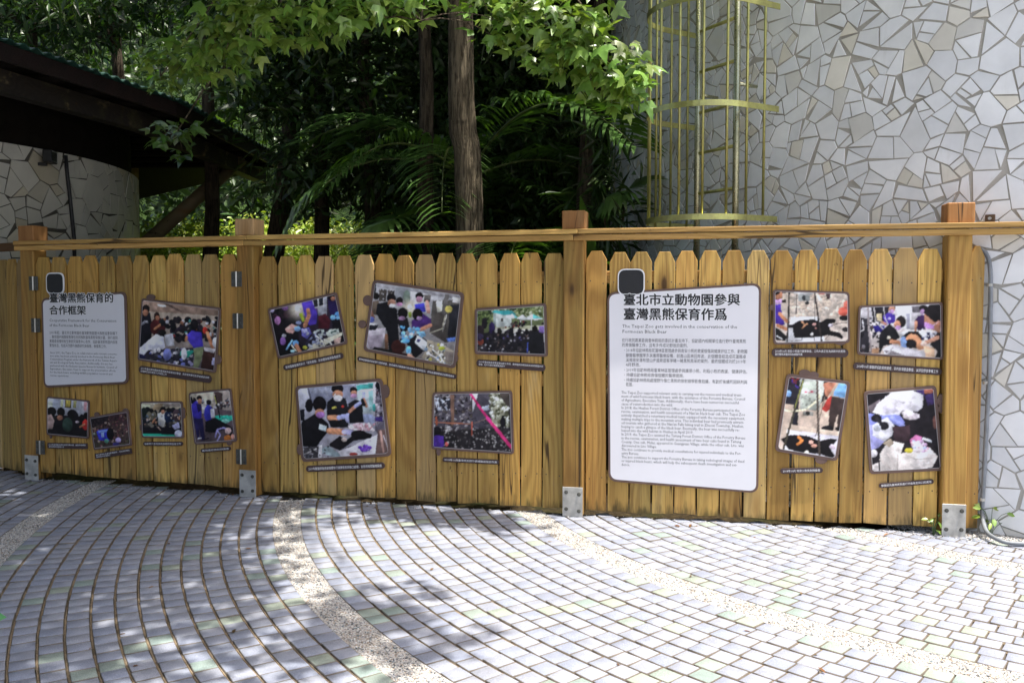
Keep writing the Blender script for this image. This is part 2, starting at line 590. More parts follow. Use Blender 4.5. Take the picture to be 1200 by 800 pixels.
FLINE = [PB[0] + Vector((-0.843, 0.537)) * 6] + PB + [PB[3] + (PB[3] - PB[2]).normalized() * 5]
def behind_fence(x, y):
    """signed distance in metres behind the fence line (positive = behind)"""
    best, sgn = 1e9, 1
    for a, b in zip(FLINE[:-1], FLINE[1:]):
        ex, ey = b.x - a.x, b.y - a.y
        L2 = ex * ex + ey * ey
        t = min(1, max(0, ((x - a.x) * ex + (y - a.y) * ey) / L2))
        dx, dy = x - a.x - t * ex, y - a.y - t * ey
        d = math.hypot(dx, dy)
        if d < best:
            best, sgn = d, (1 if ex * dy - ey * dx > 0 else -1)
    return best * sgn

TC = Vector((5.44, 8.82))     # tower axis
TR = 4.415
RC = Vector((4.7, 7.0))       # centre of the paving rings
STRIPS = [9.472, 7.895, 6.319, 4.741, 3.165, 1.588]
SW = 0.16                    # aggregate strip width
PITCH_R = (1.5775 - SW) / 14  # 14 courses between two strips

# the pale concrete plaza the paving belongs to
pl_ = [(-6, -30), (34, -30), (34, 12), (12, 12), (7.4, 3.3), (7.4, -2.75), (-6, -2.75)]
mb = MB()
mb.add([(x, y, -0.006) for x, y in pl_], [tuple(range(len(pl_)))])
tag(mb.build('plaza', mat_plain('pale concrete', (0.46, 0.45, 0.43), 0.9, 0, 0.2, 1.5)), kind='structure')

# sand bed in front of the fence (one sheet with the rear edge along the fence)
bed = [(-9, -2.75), (7.4, -2.75), (7.4, 3.3)]
e = (PB[3] - PB[2]).normalized()
nrm = Vector((-e.y, e.x))
bed += [tuple(PB[3] + e * 0.62 + nrm * 0.0), tuple(PB[3] + nrm * 0.16), tuple(PB[2] + nrm * 0.16), tuple(PB[1] + nrm * 0.16),
        tuple(PB[0] + nrm * 0.16), tuple(PB[0] + Vector((-0.843, 0.537)) * 6)]
mb = MB()
mb.add([(x, y, -0.024) for x, y in bed], [tuple(range(len(bed)))])
pavement = mb.build('pavement', M_BED)
tag(pavement, kind='structure')

def in_front(x, y, m):
    if y < -2.6 or x > 7.0 or x < -7.5:
        return False
    if (Vector((x, y)) - TC).length < TR + m + 0.10:
        return False
    return behind_fence(x, y) < -m + 0.13

GREYS = [(0.268, 0.286, 0.345), (0.284, 0.299, 0.352), (0.25, 0.27, 0.332), (0.294, 0.307, 0.355), (0.275, 0.29, 0.34), (0.26, 0.283, 0.35)]
GREENS = [(0.265, 0.312, 0.275), (0.288, 0.325, 0.272), (0.242, 0.30, 0.275)]

def paver_arrays(w, l, skew=0.0, seed=0):
    """paver with a chamfered top: x tangential, y radial, top at z 0"""
    r = np.random.default_rng(seed)
    j = r.normal(0, 0.0011, (4, 2))
    c = np.array([(-w / 2, -l / 2), (w / 2, -l / 2), (w / 2, l / 2), (-w / 2, l / 2)]) + j
    top = c * (1 - 0.0028 / np.array([w / 2, l / 2]))
    V = [(x, y, 0.0) for x, y in top] + [(x, y, -0.0026) for x, y in c] + [(x, y, -0.03) for x, y in c]
    F = [(0, 1, 2, 3)]
    for a in (0, 4):
        for i in range(4):
            k = (i + 1) % 4
            F.append((a + i, a + 4 + i, a + 4 + k, a + k))
    return np.array(V), np.array(F)

paver_list = []
for si in range(len(STRIPS) - 1):
    r_out = STRIPS[si] - SW / 2
    for k in range(14):
        rc = r_out - (k + 0.5) * PITCH_R
        if rc < 1.0:
            continue
        nn = int(round(2 * math.pi * rc / 0.0985))
        da = 2 * math.pi / nn
        ph = rng.uniform(0, da)
        for i in range(nn):
            a = ph + i * da
            x, y = RC.x + rc * math.cos(a), RC.y + rc * math.sin(a)
            if y < -2.6 or not in_front(x, y, 0.05):
                continue
            # green pavers: along the strips, and in loose radial lines
            edge = (k in (0, 13))
            lines = abs(((a * 57.3 + 3.1 * math.sin(rc * 2.1)) % 9.0) - 4.5) < 0.42
            u = rng.random()
            green = u < (0.2 if edge else 0.022) or (lines and u < 0.5)
            paver_list.append((x, y, a, rc * da - 0.0042, green))
base_meshes = {}
def paver_mesh(green, v):
    key = (green, v)
    if key not in base_meshes:
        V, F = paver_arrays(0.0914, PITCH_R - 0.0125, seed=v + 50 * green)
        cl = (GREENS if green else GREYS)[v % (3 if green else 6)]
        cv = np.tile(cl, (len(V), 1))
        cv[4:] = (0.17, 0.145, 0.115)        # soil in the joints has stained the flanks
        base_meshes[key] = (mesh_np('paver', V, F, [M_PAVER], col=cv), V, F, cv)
    return base_meshes[key]

def screen(x, y, z=0.0):
    d = Vector((x, y, z - H))
    zc = d.y * math.cos(PITCH) - d.z * math.sin(PITCH)
    if zc <= 0.05:
        return None
    yc = d.y * math.sin(PITCH) + d.z * math.cos(PITCH)
    return 600 + FPX * d.x / zc, 400 - FPX * yc / zc, zc

def show(x, y, z=0.0, foreshort=1.0):
    s = screen(x, y, z)
    if s is None or not (-6 < s[0] < 1206 and -6 < s[1] < 806):
        return -1
    return foreshort / (s[2] ** 2)

order = sorted(range(len(paver_list)), key=lambda i: -show(paver_list[i][0], paver_list[i][1]))
single = set(order[:300])
bV, bF, bC, nb = [], [], [], 0
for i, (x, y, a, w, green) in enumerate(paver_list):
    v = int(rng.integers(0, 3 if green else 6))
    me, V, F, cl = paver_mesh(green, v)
    dz = float(rng.normal(0, 0.0012))
    tx, ty = rng.normal(0, 0.006, 2)
    rz = a + math.pi / 2 + float(rng.normal(0, 0.008))
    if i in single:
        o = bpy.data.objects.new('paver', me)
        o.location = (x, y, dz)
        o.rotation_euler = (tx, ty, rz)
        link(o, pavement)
    else:
        c, s = math.cos(rz), math.sin(rz)
        P = np.empty_like(V)
        P[:, 0] = x + V[:, 0] * c - V[:, 1] * s
        P[:, 1] = y + V[:, 0] * s + V[:, 1] * c
        P[:, 2] = V[:, 2] + dz + V[:, 1] * tx - V[:, 0] * ty
        bV.append(P)
        bF.append(F + nb)
        bC.append(cl)
        nb += len(V)
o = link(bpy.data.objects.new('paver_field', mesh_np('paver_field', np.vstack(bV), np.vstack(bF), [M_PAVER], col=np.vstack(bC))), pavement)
tag(o, kind='stuff')

# sand packed in the ring joints, a little below the paver tops
q = MB()
for si in range(len(STRIPS) - 1):
    for k in range(1, 14):
        rj = STRIPS[si] - SW / 2 - k * PITCH_R
        nseg = 260
        for i in range(nseg):
            a0, a1 = 2 * math.pi * i / nseg, 2 * math.pi * (i + 1) / nseg
            x_, y_ = RC.x + rj * math.cos((a0 + a1) / 2), RC.y + rj * math.sin((a0 + a1) / 2)
            if in_front(x_, y_, 0.03):
                w0 = 0.0048
                q.add([(RC.x + r * math.cos(a), RC.y + r * math.sin(a), z_) for a in (a0, a1) for r, z_ in ((rj - w0, -0.009), (rj + 0.001, -0.0055), (rj + w0, -0.009))],
                      [(0, 1, 4, 3), (1, 2, 5, 4)])
q.build('joint_sand', M_SAND, pavement)

# aggregate strips: a slab ring, pebbles bedded in it
OCT_V = np.array([(1, 0, 0), (0, 1, 0), (-1, 0, 0), (0, -1, 0), (0, 0, 1), (0, 0, -0.6)], dtype=float)
OCT_F = np.array([(0, 1, 4), (1, 2, 4), (2, 3, 4), (3, 0, 4), (1, 0, 5), (2, 1, 5), (3, 2, 5), (0, 3, 5)])
PEB = np.array([(0.74, 0.72, 0.68), (0.80, 0.78, 0.74), (0.66, 0.63, 0.58), (0.30, 0.31, 0.32), (0.09, 0.10, 0.11), (0.46, 0.36, 0.26),
                (0.58, 0.50, 0.42), (0.70, 0.69, 0.68), (0.20, 0.29, 0.33)])
PEBP = np.array([0.22, 0.2, 0.14, 0.12, 0.10, 0.06, 0.06, 0.07, 0.03])

def pebbles(pts, r0, r1, z):
    n = len(pts)
    rad = rng.uniform(r0, r1, n)
    sc = np.stack([rad * rng.uniform(0.7, 1.3, n), rad * rng.uniform(0.7, 1.3, n), rad * rng.uniform(0.45, 0.8, n)], 1)
    a = rng.uniform(0, 6.283, n)
    V = OCT_V[None] * sc[:, None, :]
    x = V[..., 0] * np.cos(a)[:, None] - V[..., 1] * np.sin(a)[:, None] + pts[:, 0:1]
    y = V[..., 0] * np.sin(a)[:, None] + V[..., 1] * np.cos(a)[:, None] + pts[:, 1:2]
    zz = V[..., 2] + z + rng.uniform(-0.001, 0.0008, n)[:, None]
    C = PEB[rng.choice(len(PEB), n, p=PEBP)] * rng.uniform(0.68, 0.92, (n, 1))
    F = OCT_F[None] + (np.arange(n) * 6)[:, None, None]
    return np.stack([x, y, zz], -1).reshape(-1, 3), F.reshape(-1, 3), np.repeat(C, 6, 0)

for R in STRIPS:
    q, pts = MB(), []
    nseg = 220
    for i in range(nseg):
        a0, a1 = 2 * math.pi * i / nseg, 2 * math.pi * (i + 1) / nseg
        am = (a0 + a1) / 2
        if not in_front(RC.x + R * math.cos(am), RC.y + R * math.sin(am), 0.06):
            continue
        r0, r1 = R - SW / 2 - 0.004, R + SW / 2 + 0.004
        q.add([(RC.x + r * math.cos(a), RC.y + r * math.sin(a), -0.0035) for r, a in ((r0, a0), (r1, a0), (r1, a1), (r0, a1))], [(0, 1, 2, 3)])
        xm, ym = RC.x + R * math.cos(am), RC.y + R * math.sin(am)
        sc_ = screen(xm, ym)
        if sc_ and -150 < sc_[0] < 1350 and sc_[1] < 900:
            k = int(R * (a1 - a0) * SW * 9500)
            aa = rng.uniform(a0, a1, k)
            rr = rng.uniform(r0 + 0.003, r1 - 0.003, k)
            pts.append(np.stack([RC.x + rr * np.cos(aa), RC.y + rr * np.sin(aa)], 1))
    if not q.f:
        continue
    strip = q.build('aggregate_strip', M_AGG, pavement)
    if pts:
        V, F, C = pebbles(np.vstack(pts), 0.0028, 0.0062, -0.0028)
        tag(link(bpy.data.objects.new('pebble', mesh_np('pebble', V, F, [M_PEBBLE], col=C)), strip), kind='stuff')

# bed of fine gravel at the tower foot
q = MB()
for i in range(60):
    a0, a1 = math.radians(215 + 55 * i / 60), math.radians(215 + 55 * (i + 1) / 60)
    q.add([(TC.x + r * math.cos(a), TC.y + r * math.sin(a), -0.006) for r, a in ((TR - 0.05, a0), (TR + 0.16, a0), (TR + 0.16, a1), (TR - 0.05, a1))], [(0, 1, 2, 3)])
q.build('gravel_bed', M_AGG, pavement)
# loose white gravel along the foot of the tower and the fence
gp = []
for k in range(9000):
    th = math.radians(rng.uniform(228, 262))
    r = TR + abs(rng.normal(0, 0.11)) + 0.01
    gp.append((TC.x + r * math.cos(th), TC.y + r * math.sin(th)))
for k in range(500):
    i = int(rng.integers(0, 3))
    u = rng.random()
    p = PB[i].lerp(PB[i + 1], u) + Vector((-0.22, -0.97)) * float(rng.normal(-0.02, 0.035))
    gp.append((p.x, p.y))
V, F, C = pebbles(np.array(gp), 0.003, 0.0075, 0.0)
tag(link(bpy.data.objects.new('gravel', mesh_np('gravel', V, F, [M_PEBBLE], col=C))),
    'pale gravel scattered along the foot of the mosaic wall and fence', 'gravel', kind='stuff')

# ------------------------------------------------------------------ mosaic towers
def clip_half(poly, p, n):
    """keep the side where (x-p).n <= 0"""
    out = []
    m = len(poly)
    for i in range(m):
        a, b = poly[i], poly[(i + 1) % m]
        da = (a[0] - p[0]) * n[0] + (a[1] - p[1]) * n[1]
        db = (b[0] - p[0]) * n[0] + (b[1] - p[1]) * n[1]
        if da <= 0:
            out.append(a)
        if (da < 0 < db) or (db < 0 < da):
            t = da / (da - db)
            out.append((a[0] + (b[0] - a[0]) * t, a[1] + (b[1] - a[1]) * t))
    return out

def parea(p):
    return 0.5 * sum(p[i][0] * p[(i + 1) % len(p)][1] - p[(i + 1) % len(p)][0] * p[i][1] for i in range(len(p)))

def split(poly, r):
    c = (sum(p[0] for p in poly) / len(poly), sum(p[1] for p in poly) / len(poly))
    a = r.uniform(0, math.pi)
    n = (math.cos(a), math.sin(a))
    return [clip_half(poly, c, n), clip_half(poly, c, (-n[0], -n[1]))]

def shards(W, Hh, area, r):
    """broken tile layout over a W x Hh sheet"""
    d = math.sqrt(area * 2.3)
    nx, ny = int(W / d), int(Hh / d)
    seeds = []
    for j in range(ny + 1):
        for i in range(nx + 1):
            seeds.append(((i + 0.5 * (j % 2) + r.uniform(-0.5, 0.5)) * W / nx, (j + r.uniform(-0.5, 0.5)) * Hh / ny))
    seeds = np.array(seeds)
    wgt = r.uniform(0.0, 0.75, len(seeds)) ** 2 * area * 2.3
    polys = []
    for i, s in enumerate(seeds):
        dd = ((seeds - s) ** 2).sum(1)
        idx = np.argsort(dd)[1:19]
        poly = [(s[0] - 2 * d, s[1] - 2 * d), (s[0] + 2 * d, s[1] - 2 * d), (s[0] + 2 * d, s[1] + 2 * d), (s[0] - 2 * d, s[1] + 2 * d)]
        for j in idx:
            v = seeds[j] - s
            L = math.hypot(*v)
            n = v / L
            t = 0.5 * L + (wgt[i] - wgt[j]) / (2 * L)
            poly = clip_half(poly, s + n * t, n)
            if len(poly) < 3:
                break
        if len(poly) < 3:
            continue
        st, todo = [], [poly]
        while todo:
            q = todo.pop()
            if len(q) < 3:
                continue
            A = abs(parea(q))
            cxq = sum(p[0] for p in q) / len(q)
            goal = area * (0.72 + 0.75 * cxq / W) * math.exp(r.normal(0, 0.55))
            if A < max(goal, 0.0035) * 1.25:
                st.append(q)
                continue
            arr = np.array(q)
            cen_ = arr.mean(0)
            u_, s_, vt = np.linalg.svd(arr - cen_)
            ax = math.atan2(vt[0][1], vt[0][0]) + r.normal(0, 0.26)
            nn_ = (math.cos(ax), math.sin(ax))
            off = r.uniform(-0.15, 0.15) * s_[0]
            pp = (cen_[0] + nn_[0] * off, cen_[1] + nn_[1] * off)
            todo += [clip_half(q, pp, nn_), clip_half(q, pp, (-nn_[0], -nn_[1]))]
        for q in st:
            if len(q) < 3:
                continue
            # drop short edges: tiles break straight, the corner stays open as grout
            k = 0
            q = list(q)
            while k < len(q) and len(q) > 3:
                a, b = q[k], q[(k + 1) % len(q)]
                if math.hypot(a[0] - b[0], a[1] - b[1]) < 0.2 * d:
                    q.pop((k + 1) % len(q) if r.random() < 0.5 else k)
                    k = 0
                else:
                    k += 1
            A = abs(parea(q))
            if A < 0.025 * area:
                continue
            cx, cy = sum(p[0] for p in q) / len(q), sum(p[1] for p in q) / len(q)
            # inset every edge by half a joint
            w = r.uniform(0.0024, 0.006)
            qq = q
            for a, b in zip(q, q[1:] + q[:1]):
                L = math.hypot(b[0] - a[0], b[1] - a[1])
                if L < 1e-6:
                    continue
                n = ((b[1] - a[1]) / L, -(b[0] - a[0]) / L)
                qq = clip_half(qq, (a[0] - n[0] * w, a[1] - n[1] * w), n)
                if len(qq) < 3:
                    break
            if len(qq) < 3 or abs(parea(qq)) < 0.015 * area:
                continue
            ra = r.normal(0, 0.03)
            qq = [(cx + (p[0] - cx) * math.cos(ra) - (p[1] - cy) * math.sin(ra), cy + (p[0] - cx) * math.sin(ra) + (p[1] - cy) * math.cos(ra)) for p in qq]
            polys.append(qq)
    return polys

TILES = [(0.845, 0.86, 0.875), (0.825, 0.84, 0.86), (0.86, 0.87, 0.88), (0.83, 0.84, 0.845), (0.79, 0.81, 0.83), (0.84, 0.85, 0.855),
         (0.78, 0.74, 0.64), (0.72, 0.69, 0.60), (0.79, 0.76, 0.68), (0.70, 0.69, 0.65)]
TPROB = [0.18, 0.18, 0.16, 0.13, 0.10, 0.09, 0.05, 0.03, 0.05, 0.03]

def mosaic_tower(name, label, cen, R, z0, z1, th0, th1, area, seed, ntop, dim=(1.0, 1.0, 1.0), grout=None):
    r = np.random.default_rng(seed)
    core = MB()
    n = 160
    core.add([(R * math.cos(2 * math.pi * i / n), R * math.sin(2 * math.pi * i / n), z) for z in (z0 - 0.2, z1) for i in range(n)],
             [(i, (i + 1) % n, n + (i + 1) % n, n + i) for i in range(n)] + [tuple(n + i for i in range(n))])
    tower = core.build(name, grout or M_GROUT, None, (cen.x, cen.y, 0))
    tag(tower, label, 'tower')
    W = R * (th1 - th0)
    items = []
    for q in shards(W, z1 - z0, area, r):
        cx, cz = sum(p[0] for p in q) / len(q), sum(p[1] for p in q) / len(q)
        zc = z0 + cz
        if min(p[1] for p in q) < 0.0 or max(p[1] for p in q) > z1 - z0:
            q = clip_half(clip_half(q, (0, 0.004), (0, -1)), (0, z1 - z0 - 0.004), (0, 1))
            if len(q) < 3:
                continue
        if parea(q) < 0:
            q = q[::-1]
        th = th0 + cx / R
        nx, ny = math.cos(th), math.sin(th)
        P = (cen.x + R * nx, cen.y + R * ny)
        facing = -(P[0] * nx + P[1] * ny) / math.hypot(*P)
        sc_ = show(P[0], P[1], zc, max(facing, 0.0))
        hid = behind_fence(P[0], P[1]) > 0 and zc < 1.0
        items.append(((-1 if hid else sc_) * abs(parea(q)), q, cx, cz, th))
    items.sort(key=lambda t: -t[0])
    V_, F_, C_ = [], [], []
    jm = MB()
    jc = []
    for k, (sc_, q, cx, cz, th) in enumerate(items):
        # local frame: x along the wall (growing angle), z up, y = -outward
        pr = MB()
        t = r.uniform(0.0055, 0.009)
        # seen from outside, growing angle runs to the right
        pr.prism([(p[0] - cx, p[1] - cz) for p in q], -t, 0.01, bev=0.0016)
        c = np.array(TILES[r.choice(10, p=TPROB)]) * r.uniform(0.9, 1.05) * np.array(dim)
        tilt = r.normal(0, 0.008, 2)
        Mx = Matrix.Translation((R * math.cos(th), R * math.sin(th), z0 + cz)) @ Matrix.Rotation(th + math.pi / 2, 4, 'Z') @ \
            Matrix.Rotation(tilt[0], 4, 'X') @ Matrix.Rotation(tilt[1], 4, 'Z')
        if k < ntop and sc_ > 0:
            me = pr.mesh('tile', M_TILE)
            ca = me.color_attributes.new('Col', 'FLOAT_COLOR', 'POINT')
            ca.data.foreach_set('color', np.tile((*c, 1.0), (len(pr.v), 1)).astype(np.float32).ravel())
            o = bpy.data.objects.new('tile', me)
            o.matrix_local = Mx
            link(o, tower)
        else:
            b = len(jm.v)
            jm.v += [tuple(Mx @ Vector(p)) for p in pr.v]
            jm.f += [tuple(b + i for i in f) for f in pr.f]
            jm.m += pr.m
            jc.append(np.tile((*c, 1.0), (len(pr.v), 1)))
    if jm.f:
        me = jm.mesh('tile_field', M_TILE)
        ca = me.color_attributes.new('Col', 'FLOAT_COLOR', 'POINT')
        ca.data.foreach_set('color', np.vstack(jc).astype(np.float32).ravel())
        tag(link(bpy.data.objects.new('tile_field', me), tower), kind='stuff')
    return tower

mosaic_tower('mosaic_tower', 'large round tower clad in broken white tiles behind the right fence bay', TC, TR, 0.0, 5.6,
             math.radians(163), math.radians(266), 0.0110, 3, 300)
LC = Vector((-7.27, 9.4))
LR = 3.0
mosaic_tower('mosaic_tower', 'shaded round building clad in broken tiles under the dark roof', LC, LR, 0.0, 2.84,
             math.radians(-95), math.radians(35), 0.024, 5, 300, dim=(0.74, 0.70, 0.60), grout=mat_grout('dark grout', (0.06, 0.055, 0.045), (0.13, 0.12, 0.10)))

# ------------------------------------------------------------------ fence
class Bay:
    """local frame: x along the bay to the right, y away from the camera, z up; y = 0 is the post front"""
    def __init__(self, a, b):
        self.o = a
        self.t = (b - a).normalized()
        self.L = (b - a).length
        self.ang = math.atan2(self.t.y, self.t.x)
        self.n = Vector((self.t.y, -self.t.x))      # towards the camera
        self.sy = 0.042                             # depth of the board fronts

    def w(self, x, y, z):
        p = self.o + self.t * x - self.n * y
        return Vector((p.x, p.y, z))

    def hit(self, px, py, y=0.0):
        """where the line of sight through a photo pixel meets the plane at local depth y -> (x, z)"""
        d = ray(px, py)
        n3 = Vector((self.n.x, self.n.y, 0))
        p0 = self.w(0, y, 0)
        s = (p0 - Vector((0, 0, H))).dot(n3) / d.dot(n3)
        q = Vector((0, 0, H)) + d * s
        return (Vector((q.x, q.y)) - self.o).dot(self.t), q.z

BAYS = [Bay(PB[0], PB[1]), Bay(PB[1], PB[2]), Bay(PB[2], PB[3])]
BAYS[0].sy = -0.008                                 # the gate leaf hangs flush with the posts
PW = 0.133           # post width
PY = 0.058           # picket front behind the post front
PT = 0.020           # picket thickness

def picket_mesh(w, h, seed, nails=(0.22, 1.5), clip=(0.030, 0.066)):
    r = random.Random(seed)
    m = MB()
    nz = 9
    bow = r.uniform(-0.004, 0.004)
    cup = r.uniform(-0.003, 0.003)
    ch = clip[1] * r.uniform(0.85, 1.12)
    cw = clip[0] * r.uniform(0.85, 1.12)
    pts = []
    # outline with a few points up each edge so that a board may bow a little
    zs = [h * k / nz for k in range(nz)]
    right = [(w / 2 + r.uniform(-0.0012, 0.0012), z) for z in zs] + [(w / 2, h - ch)]
    left = [(-w / 2 + r.uniform(-0.0012, 0.0012), z) for z in zs] + [(-w / 2, h - ch)]
    right[0] = (w / 2, r.uniform(0, 0.012))
    left[0] = (-w / 2, r.uniform(0, 0.012))
    pts = right + [(w / 2 - cw, h), (-w / 2 + cw * r.uniform(0.9, 1.1), h)] + left[::-1]
    m.prism(pts, 0.0, PT, bev=0.0022)
    m.v = [(x + bow * math.sin(math.pi * z / h) * 0.6, y + bow * math.sin(math.pi * z / h) + cup * (x / w) ** 2, z) for x, y, z in m.v]
    for z in nails:
        for sx in (-0.3, 0.3):
            x0, z0 = sx * w + r.uniform(-0.006, 0.006), z + r.uniform(-0.012, 0.012)
            y0 = bow * math.sin(math.pi * z0 / h) - 0.0008
            x0 += bow * math.sin(math.pi * z0 / h) * 0.6
            m.add([(x0 + 0.0045 * math.cos(k * math.pi / 3), y0, z0 + 0.0045 * math.sin(k * math.pi / 3)) for k in range(6)], [tuple(range(6))[::-1]], 1)
    return m.mesh('picket', [M_WOOD, M_NAIL])

PICKETS = {}
def add_pickets(parent, bay, x0, x1, n, zb, zt, seed=0, y=PY):
    pitch = (x1 - x0) / n
    for i in range(n):
        key = (round(pitch, 3), (i * 5 + seed) % 8)
        if key not in PICKETS:
            PICKETS[key] = picket_mesh(pitch - 0.0105, 1.70, key[1] * 31 + int(pitch * 1e4))
        o = bpy.data.objects.new('picket', PICKETS[key])
        r = random.Random(seed * 97 + i)
        o.location = bay.w(x0 + (i + 0.5) * pitch + r.uniform(-0.0015, 0.0015), y + r.uniform(0, 0.004), zb + r.uniform(-0.004, 0.004))
        o.scale = (1, 1, (zt - zb) / 1.70 * r.uniform(0.997, 1.003))
        o.rotation_euler = (r.uniform(-0.003, 0.003), r.uniform(-0.003, 0.003), bay.ang + r.uniform(-0.012, 0.012))
        keep(o, parent)

def keep(o, parent):
    """parent without moving: parents of fences sit at the origin unrotated"""
    link(o, parent)
    return o

def fence_post(parent, p, ang, cap_mat=M_CAP, plate=True, seed=0):
    r = random.Random(seed)
    m = MB()
    m.box(-PW / 2, PW / 2, 0, PW, 0.004, 1.797, bev=0.006)
    post = m.build('post', M_POST, parent, (p.x, p.y, 0), ang)
    m = MB()
    c = PW / 2 + 0.009
    m.box(-c, c, -0.004, 2 * c - 0.010, 1.8665, 1.985, bev=0.005)
    m.build('post_cap', cap_mat, post)
    m = MB()
    m.box(-PW / 2 + 0.01, PW / 2 - 0.01, 0.03, PW - 0.01, 1.797, 1.8665)
    m.build('post_core', M_POST, post)
    if plate:
        hw = 0.066
        m = MB()
        m.box(-hw, hw, -0.0075, -0.0015, 0.0, 0.195, bev=0.001)
        pl = m.build('base_plate', M_GALV, post)
        for sx in (-0.042, 0.042):
            for z in (0.045, 0.155):
                b = MB()
                z_ = z + r.uniform(-0.006, 0.006)
                b.tube([(sx, -0.0075, z_), (sx, -0.0105, z_)], 0.0125, 12)
                b.tube([(sx, -0.0105, z_), (sx, -0.019, z_)], 0.0085, 6)
                b.build('bolt', M_HINGE, post)
    return post

fence = empty('wooden_fence')
tag(fence, 'long yellow pine picket fence with square posts and a double top rail', 'fence')
angs = [BAYS[0].ang, (BAYS[0].ang + BAYS[1].ang) / 2, (BAYS[1].ang + BAYS[2].ang) / 2, BAYS[2].ang]
for i in range(4):
    fence_post(fence, PB[i], angs[i], seed=i)
add_pickets(fence, BAYS[1], PW / 2 + 0.004, BAYS[1].L - PW / 2 - 0.004, 15, 0.028, 1.722, 11)
add_pickets(fence, BAYS[2], PW / 2 + 0.006, BAYS[2].L - PW / 2 - 0.006, 15, 0.030, 1.722, 23)
# the narrow board past the last post
RB = Bay(PB[3], PB[3] + (PB[3] - PB[2]).normalized().lerp(Vector((0.98, 0.18)).normalized(), 0.5))
add_pickets(fence, RB, PW / 2 + 0.008, PW / 2 + 0.108, 1, 0.03, 1.735, 41, y=0.05)

def rail_board(parent, bay, x0, x1, y0, y1, z0, z1, mat=M_RAIL, name='rail', bev=0.004):
    m = MB()
    L = x1 - x0
    n = max(2, int(L / 0.3))
    r = random.Random(int(x0 * 1000 + z0 * 777))
    m.box(-L / 2, L / 2, y0, y1, z0 - (z0 + z1) / 2, z1 - (z0 + z1) / 2, bev=bev)
    o = m.build(name, mat, parent, bay.w((x0 + x1) / 2, 0, (z0 + z1) / 2), bay.ang)
    o.rotation_euler = (0, r.uniform(-0.0008, 0.0008), bay.ang)
    return o

ends = [(-0.10, 0.0), (0.0, 0.0), (0.0, 0.362)]
for k, bay in enumerate(BAYS):
    a, b = ends[k]
    rail_board(fence, bay, a, bay.L + b, -0.022, 0.026, 1.7935, 1.8300)
    rail_board(fence, bay, a - 0.0 + (0.03 if k else 0), bay.L + b + (0.03 if k < 2 else 0.004), -0.030, 0.026, 1.8345, 1.866)
for k in (1, 2):
    bay = BAYS[k]
    for z in (0.25, 0.88, 1.56):
        rail_board(fence, bay, PW / 2 + 0.002, bay.L - PW / 2 - 0.002, PY + PT + 0.006, PY + PT + 0.046, z - 0.04, z + 0.04, name='stringer')

# the leaf of the gate: first bay, hung on hinges at both posts
gate = empty('wooden_gate')
tag(gate, 'shaded picket gate hinged between the two leftmost posts of the fence', 'gate')
add_pickets(gate, BAYS[0], PW / 2 + 0.003, BAYS[0].L - PW / 2 - 0.003, 12, 0.055, 1.742, 57, y=0.008)
for z in (0.25, 0.88, 1.56):
    rail_board(gate, BAYS[0], PW / 2 + 0.004, BAYS[0].L - PW / 2 - 0.004, 0.034, 0.074, z - 0.04, z + 0.04, name='stringer')

def hinge(bay, px, py, left_on_post):
    y = -0.0055
    x, z = bay.hit(px, py, y)
    m = MB()
    w, hh = 0.043, 0.054
    for s in (-1, 1):
        m.box(min(s * 0.004, s * w), max(s * 0.004, s * w), 0.0, 0.004, -hh, hh, bev=0.0008)
    h_ = m.build('hinge', M_HINGE, gate, bay.w(x, y, z), bay.ang)
    m = MB()
    m.tube([(0, -0.004, -hh), (0, -0.004, hh)], 0.006, 10)
    m.build('hinge_pin', M_PIN, h_)
    for s in (-1, 1):
        for zz in (-0.036, 0.0, 0.036):
            m = MB()
            m.tube([(s * 0.028, 0.0002, zz), (s * 0.028, -0.0028, zz)], 0.0055, 8)
            m.build('screw', M_NAIL, h_)

for px, py in ((277, 327), (278.5, 376), (282.5, 535)):
    hinge(BAYS[0], px, py, False)
for px, py in ((39, 332), (41.5, 381), (47, 524)):
    hinge(BAYS[0], px, py, True)

# the fence turns away past the leftmost post
LB = Bay(PB[0] + Vector((-0.843, 0.537)) * 1.25, PB[0])
fence2 = empty('wooden_fence')
tag(fence2, 'dark picket fence stretch turning away at the far left edge', 'fence')
add_pickets(fence2, LB, 0.03, LB.L - PW / 2 - 0.002, 8, 0.03, 1.735, 71, y=0.03)
rail_board(fence2, LB, 0.0, LB.L - 0.07, 0.02, 0.07, 1.80, 1.865, M_OLDWOOD)
rail_board(fence2, LB, 0.0, LB.L - 0.09, 0.06, 0.10, 0.25, 0.33, M_OLDWOOD, 'stringer')
rail_board(fence2, LB, 0.0, LB.L - 0.09, 0.06, 0.10, 1.5, 1.58, M_OLDWOOD, 'stringer')

# ------------------------------------------------------------------ printed boards on the fence
SY = PY - 0.016       # front of the boards: stood off the pickets
def rquad(c, rad, seg=6):
    """rounded outline of a quad given as TL, TR, BR, BL in (x, z); result counter-clockwise from the camera"""
    P = [np.array(p) for p in (c[3], c[2], c[1], c[0])]
    out = []
    for i in range(4):
        a, b, d = P[i - 1], P[i], P[(i + 1) % 4]
        e1 = (a - b) / np.linalg.norm(a - b)
        e2 = (d - b) / np.linalg.norm(d - b)
        s, f = b + e1 * rad, b + e2 * rad
        for k in range(seg + 1):
            t = k / seg
            out.append(tuple((1 - t) ** 2 * s + 2 * t * (1 - t) * b + t * t * f))
    return out

